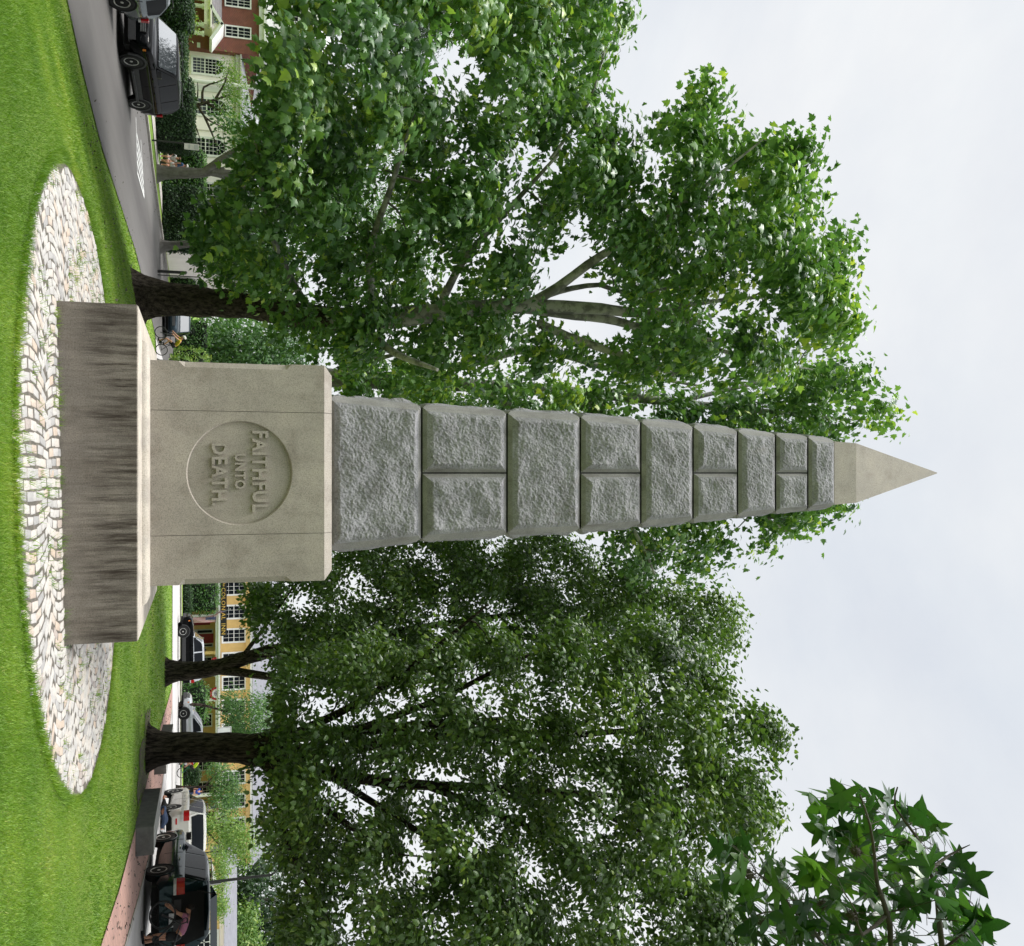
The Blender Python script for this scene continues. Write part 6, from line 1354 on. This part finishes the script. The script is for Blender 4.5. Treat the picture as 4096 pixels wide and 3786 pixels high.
def person(label, loc, rz, pose, shirt, lower, long_legs=False, hair='hair_dark', hat=None, shoes='cloth_black', sleeve=.55, group='people', scale=1.0, tilt=None, long_sleeve=False, vest=False):
    t_ = thing('person', label, 'person', loc, rz, group=group); t_.scale = (scale,)*3
    J = {k: Vector(v) for k, v in BASE.items()}; J.update({k: Vector(v) for k, v in pose.items()})
    V, E, Rd, ix = [], [], [], {}
    def add(k, p, r, par):
        ix[k] = len(V); V.append(p); Rd.append(r)
        if par is not None: E.append((ix[par], ix[k]))
    rad = lambda k: RAD.get(k, RAD.get(k[:2]))
    add('pel', J['pel'], (.145, .105), None)
    for a, b in (('spi', 'pel'), ('che', 'spi'), ('nek', 'che'), ('hed', 'nek'), ('crn', 'hed')): add(a, J[a], rad(a) if a != 'che' else (.15, .105), b)
    fw = (J['hed']-J['nek']); side_ = (J['shR']-J['shL']).normalized(); face = side_.cross(fw).normalized()*-1
    if face.dot(Vector((0, 1, 0))) < 0 and pose.get('flip') is None: face = -face
    add('nos', J['hed']+face*.098-fw.normalized()*.012, .014, 'hed')
    for s in 'LR':
        for a, b in (('sh', 'che'), ('el', 'sh'), ('wr', 'el')): add(a+s, J[a+s], rad(a), b if b == 'che' else b+s)
        d = (J['wr'+s]-J['el'+s]).normalized(); hd = J['wr'+s]+d*.07; add('ha'+s, hd, (.034, .020), 'wr'+s)
        sd = d.orthogonal().normalized(); n_ = d.cross(sd)
        for k, (o_, ln) in enumerate(((-.030, .060), (-.010, .078), (.010, .072), (.030, .055))):
            add(f'f{k}{s}', hd+sd*o_+d*.030, .0088, 'ha'+s); add(f'g{k}{s}', hd+sd*o_*1.1+d*ln+n_*.012, .0078, f'f{k}{s}'); add(f'h{k}{s}', hd+sd*o_*1.1+d*(ln+.02)+n_*.03, .0065, f'g{k}{s}')
        add('th'+s, hd+sd*-.045-d*.02+n_*.015, .0095, 'ha'+s); add('tj'+s, hd+sd*-.058+d*.015+n_*.03, .0080, 'th'+s)
        for a, b in (('hp', 'pel'), ('kn', 'hp'), ('an', 'kn'), ('to', 'an')): add(a+s, J[a+s], rad(a), b if b == 'pel' else b+s)
    body = skinned('body', V, E, Rd, M['skin'], t_)
    V, E, Rd, ix = [], [], [], {}
    add('pel', J['pel']+(J['spi']-J['pel'])*.25, (.152, .118), None); add('spi', J['spi'], (.142, .128), 'pel'); add('che', J['che'], (.165, .125), 'spi'); add('col', J['che'].lerp(J['nek'], .62), .075, 'che')
    for s in 'LR':
        f = 1.0 if long_sleeve else sleeve; add('sh'+s, J['sh'+s], .074, 'che'); add('sl'+s, J['sh'+s].lerp(J['el'+s], f), .060, 'sh'+s)
        if long_sleeve: add('cu'+s, J['el'+s].lerp(J['wr'+s], .85), .042, 'sl'+s)
    skinned('shirt', V, E, Rd, M[shirt], t_)
    V, E, Rd, ix = [], [], [], {}
    add('pel', J['pel'], (.158, .125), None); add('wai', J['pel'].lerp(J['spi'], .45), (.142, .118), 'pel')
    for s in 'LR':
        add('hp'+s, J['hp'+s], .116, 'pel'); add('kn'+s, J['hp'+s].lerp(J['kn'+s], 1 if long_legs else .72), .090 if long_legs else .100, 'hp'+s)
        if long_legs: add('an'+s, J['kn'+s].lerp(J['an'+s], .93), .064, 'kn'+s)
    skinned('trousers' if long_legs else 'shorts', V, E, Rd, M[lower], t_)
    for s in 'LR':
        q = J['to'+s]-J['an'+s]; skinned('shoe', [J['an'+s]-Vector((0, 0, .03))-q*.25, J['an'+s].lerp(J['to'+s], .5)-Vector((0, 0, .012)), J['to'+s]+q*.15], [(0, 1), (1, 2)], [.046, .046, .036], M[shoes], t_)
    mb = MB(); c = J['hed'].lerp(J['crn'], .6)-face*.018; up = fw.normalized(); mb.ball((0, 0, 0), 1, 0, 12, 8); rot = Matrix((side_, face, up)).transposed()
    mb.v = [tuple(c+rot@Vector((v[0]*.098, v[1]*.108, v[2]*.088 if v[2] > 0 else v[2]*.06))) for v in mb.v]; mb.build('hair', M[hair], t_, world=False, smooth=80)
    if hat:
        mb = MB(); mb.ball((0, 0, 0), 1, 0, 14, 8); c2 = J['hed'].lerp(J['crn'], .75); mb.v = [tuple(c2+rot@Vector((v[0]*.112, v[1]*.135, max(v[2], -.15)*.105))) for v in mb.v]
        if hat[0] == 'cap': mb.obox(c2+face*.14-up*.005, side_*.07, face*.07, up*.006)
        mb.build('helmet' if hat[0] == 'helmet' else 'cap', M[hat[1]], t_, world=False, smooth=60)
    return t_
SIT = dict(pel=(0, 0, .52), spi=(0, .01, .69), che=(0, .03, .87), nek=(0, .05, 1.03), hed=(0, .085, 1.145), crn=(0, .075, 1.22), shL=(-.17, .03, .98), elL=(-.21, .07, .74), wrL=(-.12, .28, .62), shR=(.17, .03, .98), elR=(.21, .07, .74), wrR=(.12, .28, .62),
           hpL=(-.09, .04, .50), knL=(-.11, .44, .50), anL=(-.11, .46, .085), toL=(-.12, .60, .03), hpR=(.09, .04, .50), knR=(.11, .44, .50), anR=(.11, .46, .085), toR=(.12, .60, .03))
RIDE = dict(pel=(0, -.26, 1.0), spi=(0, -.16, 1.14), che=(0, .02, 1.28), nek=(0, .17, 1.40), hed=(0, .25, 1.49), crn=(0, .24, 1.565), shL=(-.175, .10, 1.35), elL=(-.21, .28, 1.15), wrL=(-.205, .44, 1.02), shR=(.175, .10, 1.35), elR=(.21, .28, 1.15), wrR=(.205, .44, 1.02),
            hpL=(-.09, -.24, .97), knL=(-.10, .12, .83), anL=(-.10, -.14, .50), toL=(-.11, -.02, .44), hpR=(.09, -.24, .97), knR=(.10, .14, .62), anR=(.10, .0, .24), toR=(.11, .13, .19))
def face_to(dx, dy): return math.atan2(-dx, dy)
zl = -.85
rz = face_to(-.86, -.5); c = (-7.15, 42.6, gz(-8, 42.6)); bicycle('black racing bicycle ridden by the person in the yellow jersey', c, rz)
person('cyclist in a yellow jersey and white helmet leaning over the handlebars', c, rz, RIDE, 'cloth_yellow', 'cloth_black', hat=('helmet', 'cap_white'))
rz = face_to(-1, .05); c = (18.75, 50.2, gz(18.7, 50.2)); bicycle('dark bicycle ridden past the inn by the person in lime', c, rz, cols=('signgreen', 'black'))
person('cyclist in a bright lime vest and dark helmet riding past the inn', c, rz, RIDE, 'cloth_lime', 'cloth_black', hat=('helmet', 'signblack'), sleeve=.35)
person('person in a royal blue shirt standing on the far pavement behind the white car', (25.2, 61.5, g(25, 61)+.06), face_to(-.5, -1), {}, 'cloth_royal', 'denim', True)
person('person with dark hair standing on the inn porch behind the silver roofed car', (pr(2601, 815, 73.6)[0], 73.6, .45), face_to(0, -1), {}, 'cloth_black', 'cloth_black', True)
person('person in white shorts, blue top and pale cap walking behind the slim street tree', (-19.05, 48.4, zl), face_to(1, -.1), dict(knL=(-.10, .16, .52), anL=(-.10, .26, .10), toL=(-.11, .40, .05), knR=(.10, -.02, .50), anR=(.10, -.24, .12), toR=(.11, -.10, .04), wrL=(-.22, .22, .96)), 'cloth_blue', 'cloth_white', hat=('cap', 'cap_white'), shoes='shoe_white', hair='hair_fair')
bench = thing('stone_bench', 'low stone bench with dark supports under the seated people by the domed bush', 'bench', (-20.4, 49.3, zl)); mb = MB(); mb.box(-21.6, -19.15, 49.05, 49.55, zl+.38, zl+.47, bev=.012); mb.build('seat', M['concrete'], bench)
for x in (-21.3, -19.5): mb = MB(); mb.box(x-.12, x+.12, 49.1, 49.5, zl, zl+.38); mb.build('leg', M['granite_block'], bench)
person('fair haired person in white top and blue shorts at the left bench end', (-20.25, 49.2, zl), face_to(.75, -.5), SIT, 'cloth_white', 'cloth_blue', hair='hair_fair', shoes='shoe_white')
person('person in a plain white shirt seated in the middle of the bench', (-19.80, 49.2, zl), face_to(.5, -.8), SIT, 'cloth_white', 'cloth_white', hair='hair_brown', shoes='shoe_white')
person('person all in black seated at the right end of the bench', (-19.42, 49.4, zl), face_to(.2, -1), SIT, 'cloth_black', 'cloth_black', long_legs=False)
# someone lying half under the white car
person('person in jeans lying on the road, legs out, beside the white car', (12.35, 28.9, gz(12.3, 28.9)), 0,
       dict(pel=(0, 0, .16), spi=(.05, .16, .15), che=(.1, .34, .15), nek=(.13, .50, .15), hed=(.15, .62, .16), crn=(.16, .70, .16), shL=(-.08, .44, .16), elL=(-.22, .62, .14), wrL=(-.12, .80, .2), shR=(.27, .42, .16), elR=(.40, .62, .14), wrR=(.30, .80, .2),
            hpL=(-.02, -.04, .13), knL=(.34, -.20, .20), anL=(.70, -.10, .09), toL=(.80, -.12, .17), hpR=(.08, -.0, .14), knR=(.42, -.02, .26), anR=(.74, .06, .09), toR=(.84, .05, .17)), 'cloth_black', 'denim', True, shoes='shoe_white')
rz = face_to(-.80, .60); pw = (11.85, 20.15, gz(11.9, 20.2))
person('person in a pink shirt bending at the open tailgate to lift a bicycle', pw, rz,
       dict(pel=(0, -.08, .90), spi=(0, .06, 1.02), che=(0, .24, 1.12), nek=(0, .40, 1.18), hed=(0, .51, 1.20), crn=(0, .58, 1.21), shL=(-.17, .33, 1.13), elL=(-.20, .44, .88), wrL=(-.16, .58, .70), shR=(.17, .33, 1.13), elR=(.21, .48, .90), wrR=(.14, .62, .76), hpL=(-.09, -.08, .86), knL=(-.11, .0, .48), hpR=(.09, -.08, .86), knR=(.11, -.04, .48), anR=(.11, -.10, .085), toR=(.12, .05, .03)),
       'cloth_pink', 'cloth_black', hair='hair_dark', sleeve=.5)
bicycle('bicycle being lifted into the open dark green car, spoked front wheel raised', (11.68, 19.95, gz(11.7, 20)+.10), face_to(-1, .25), .22)
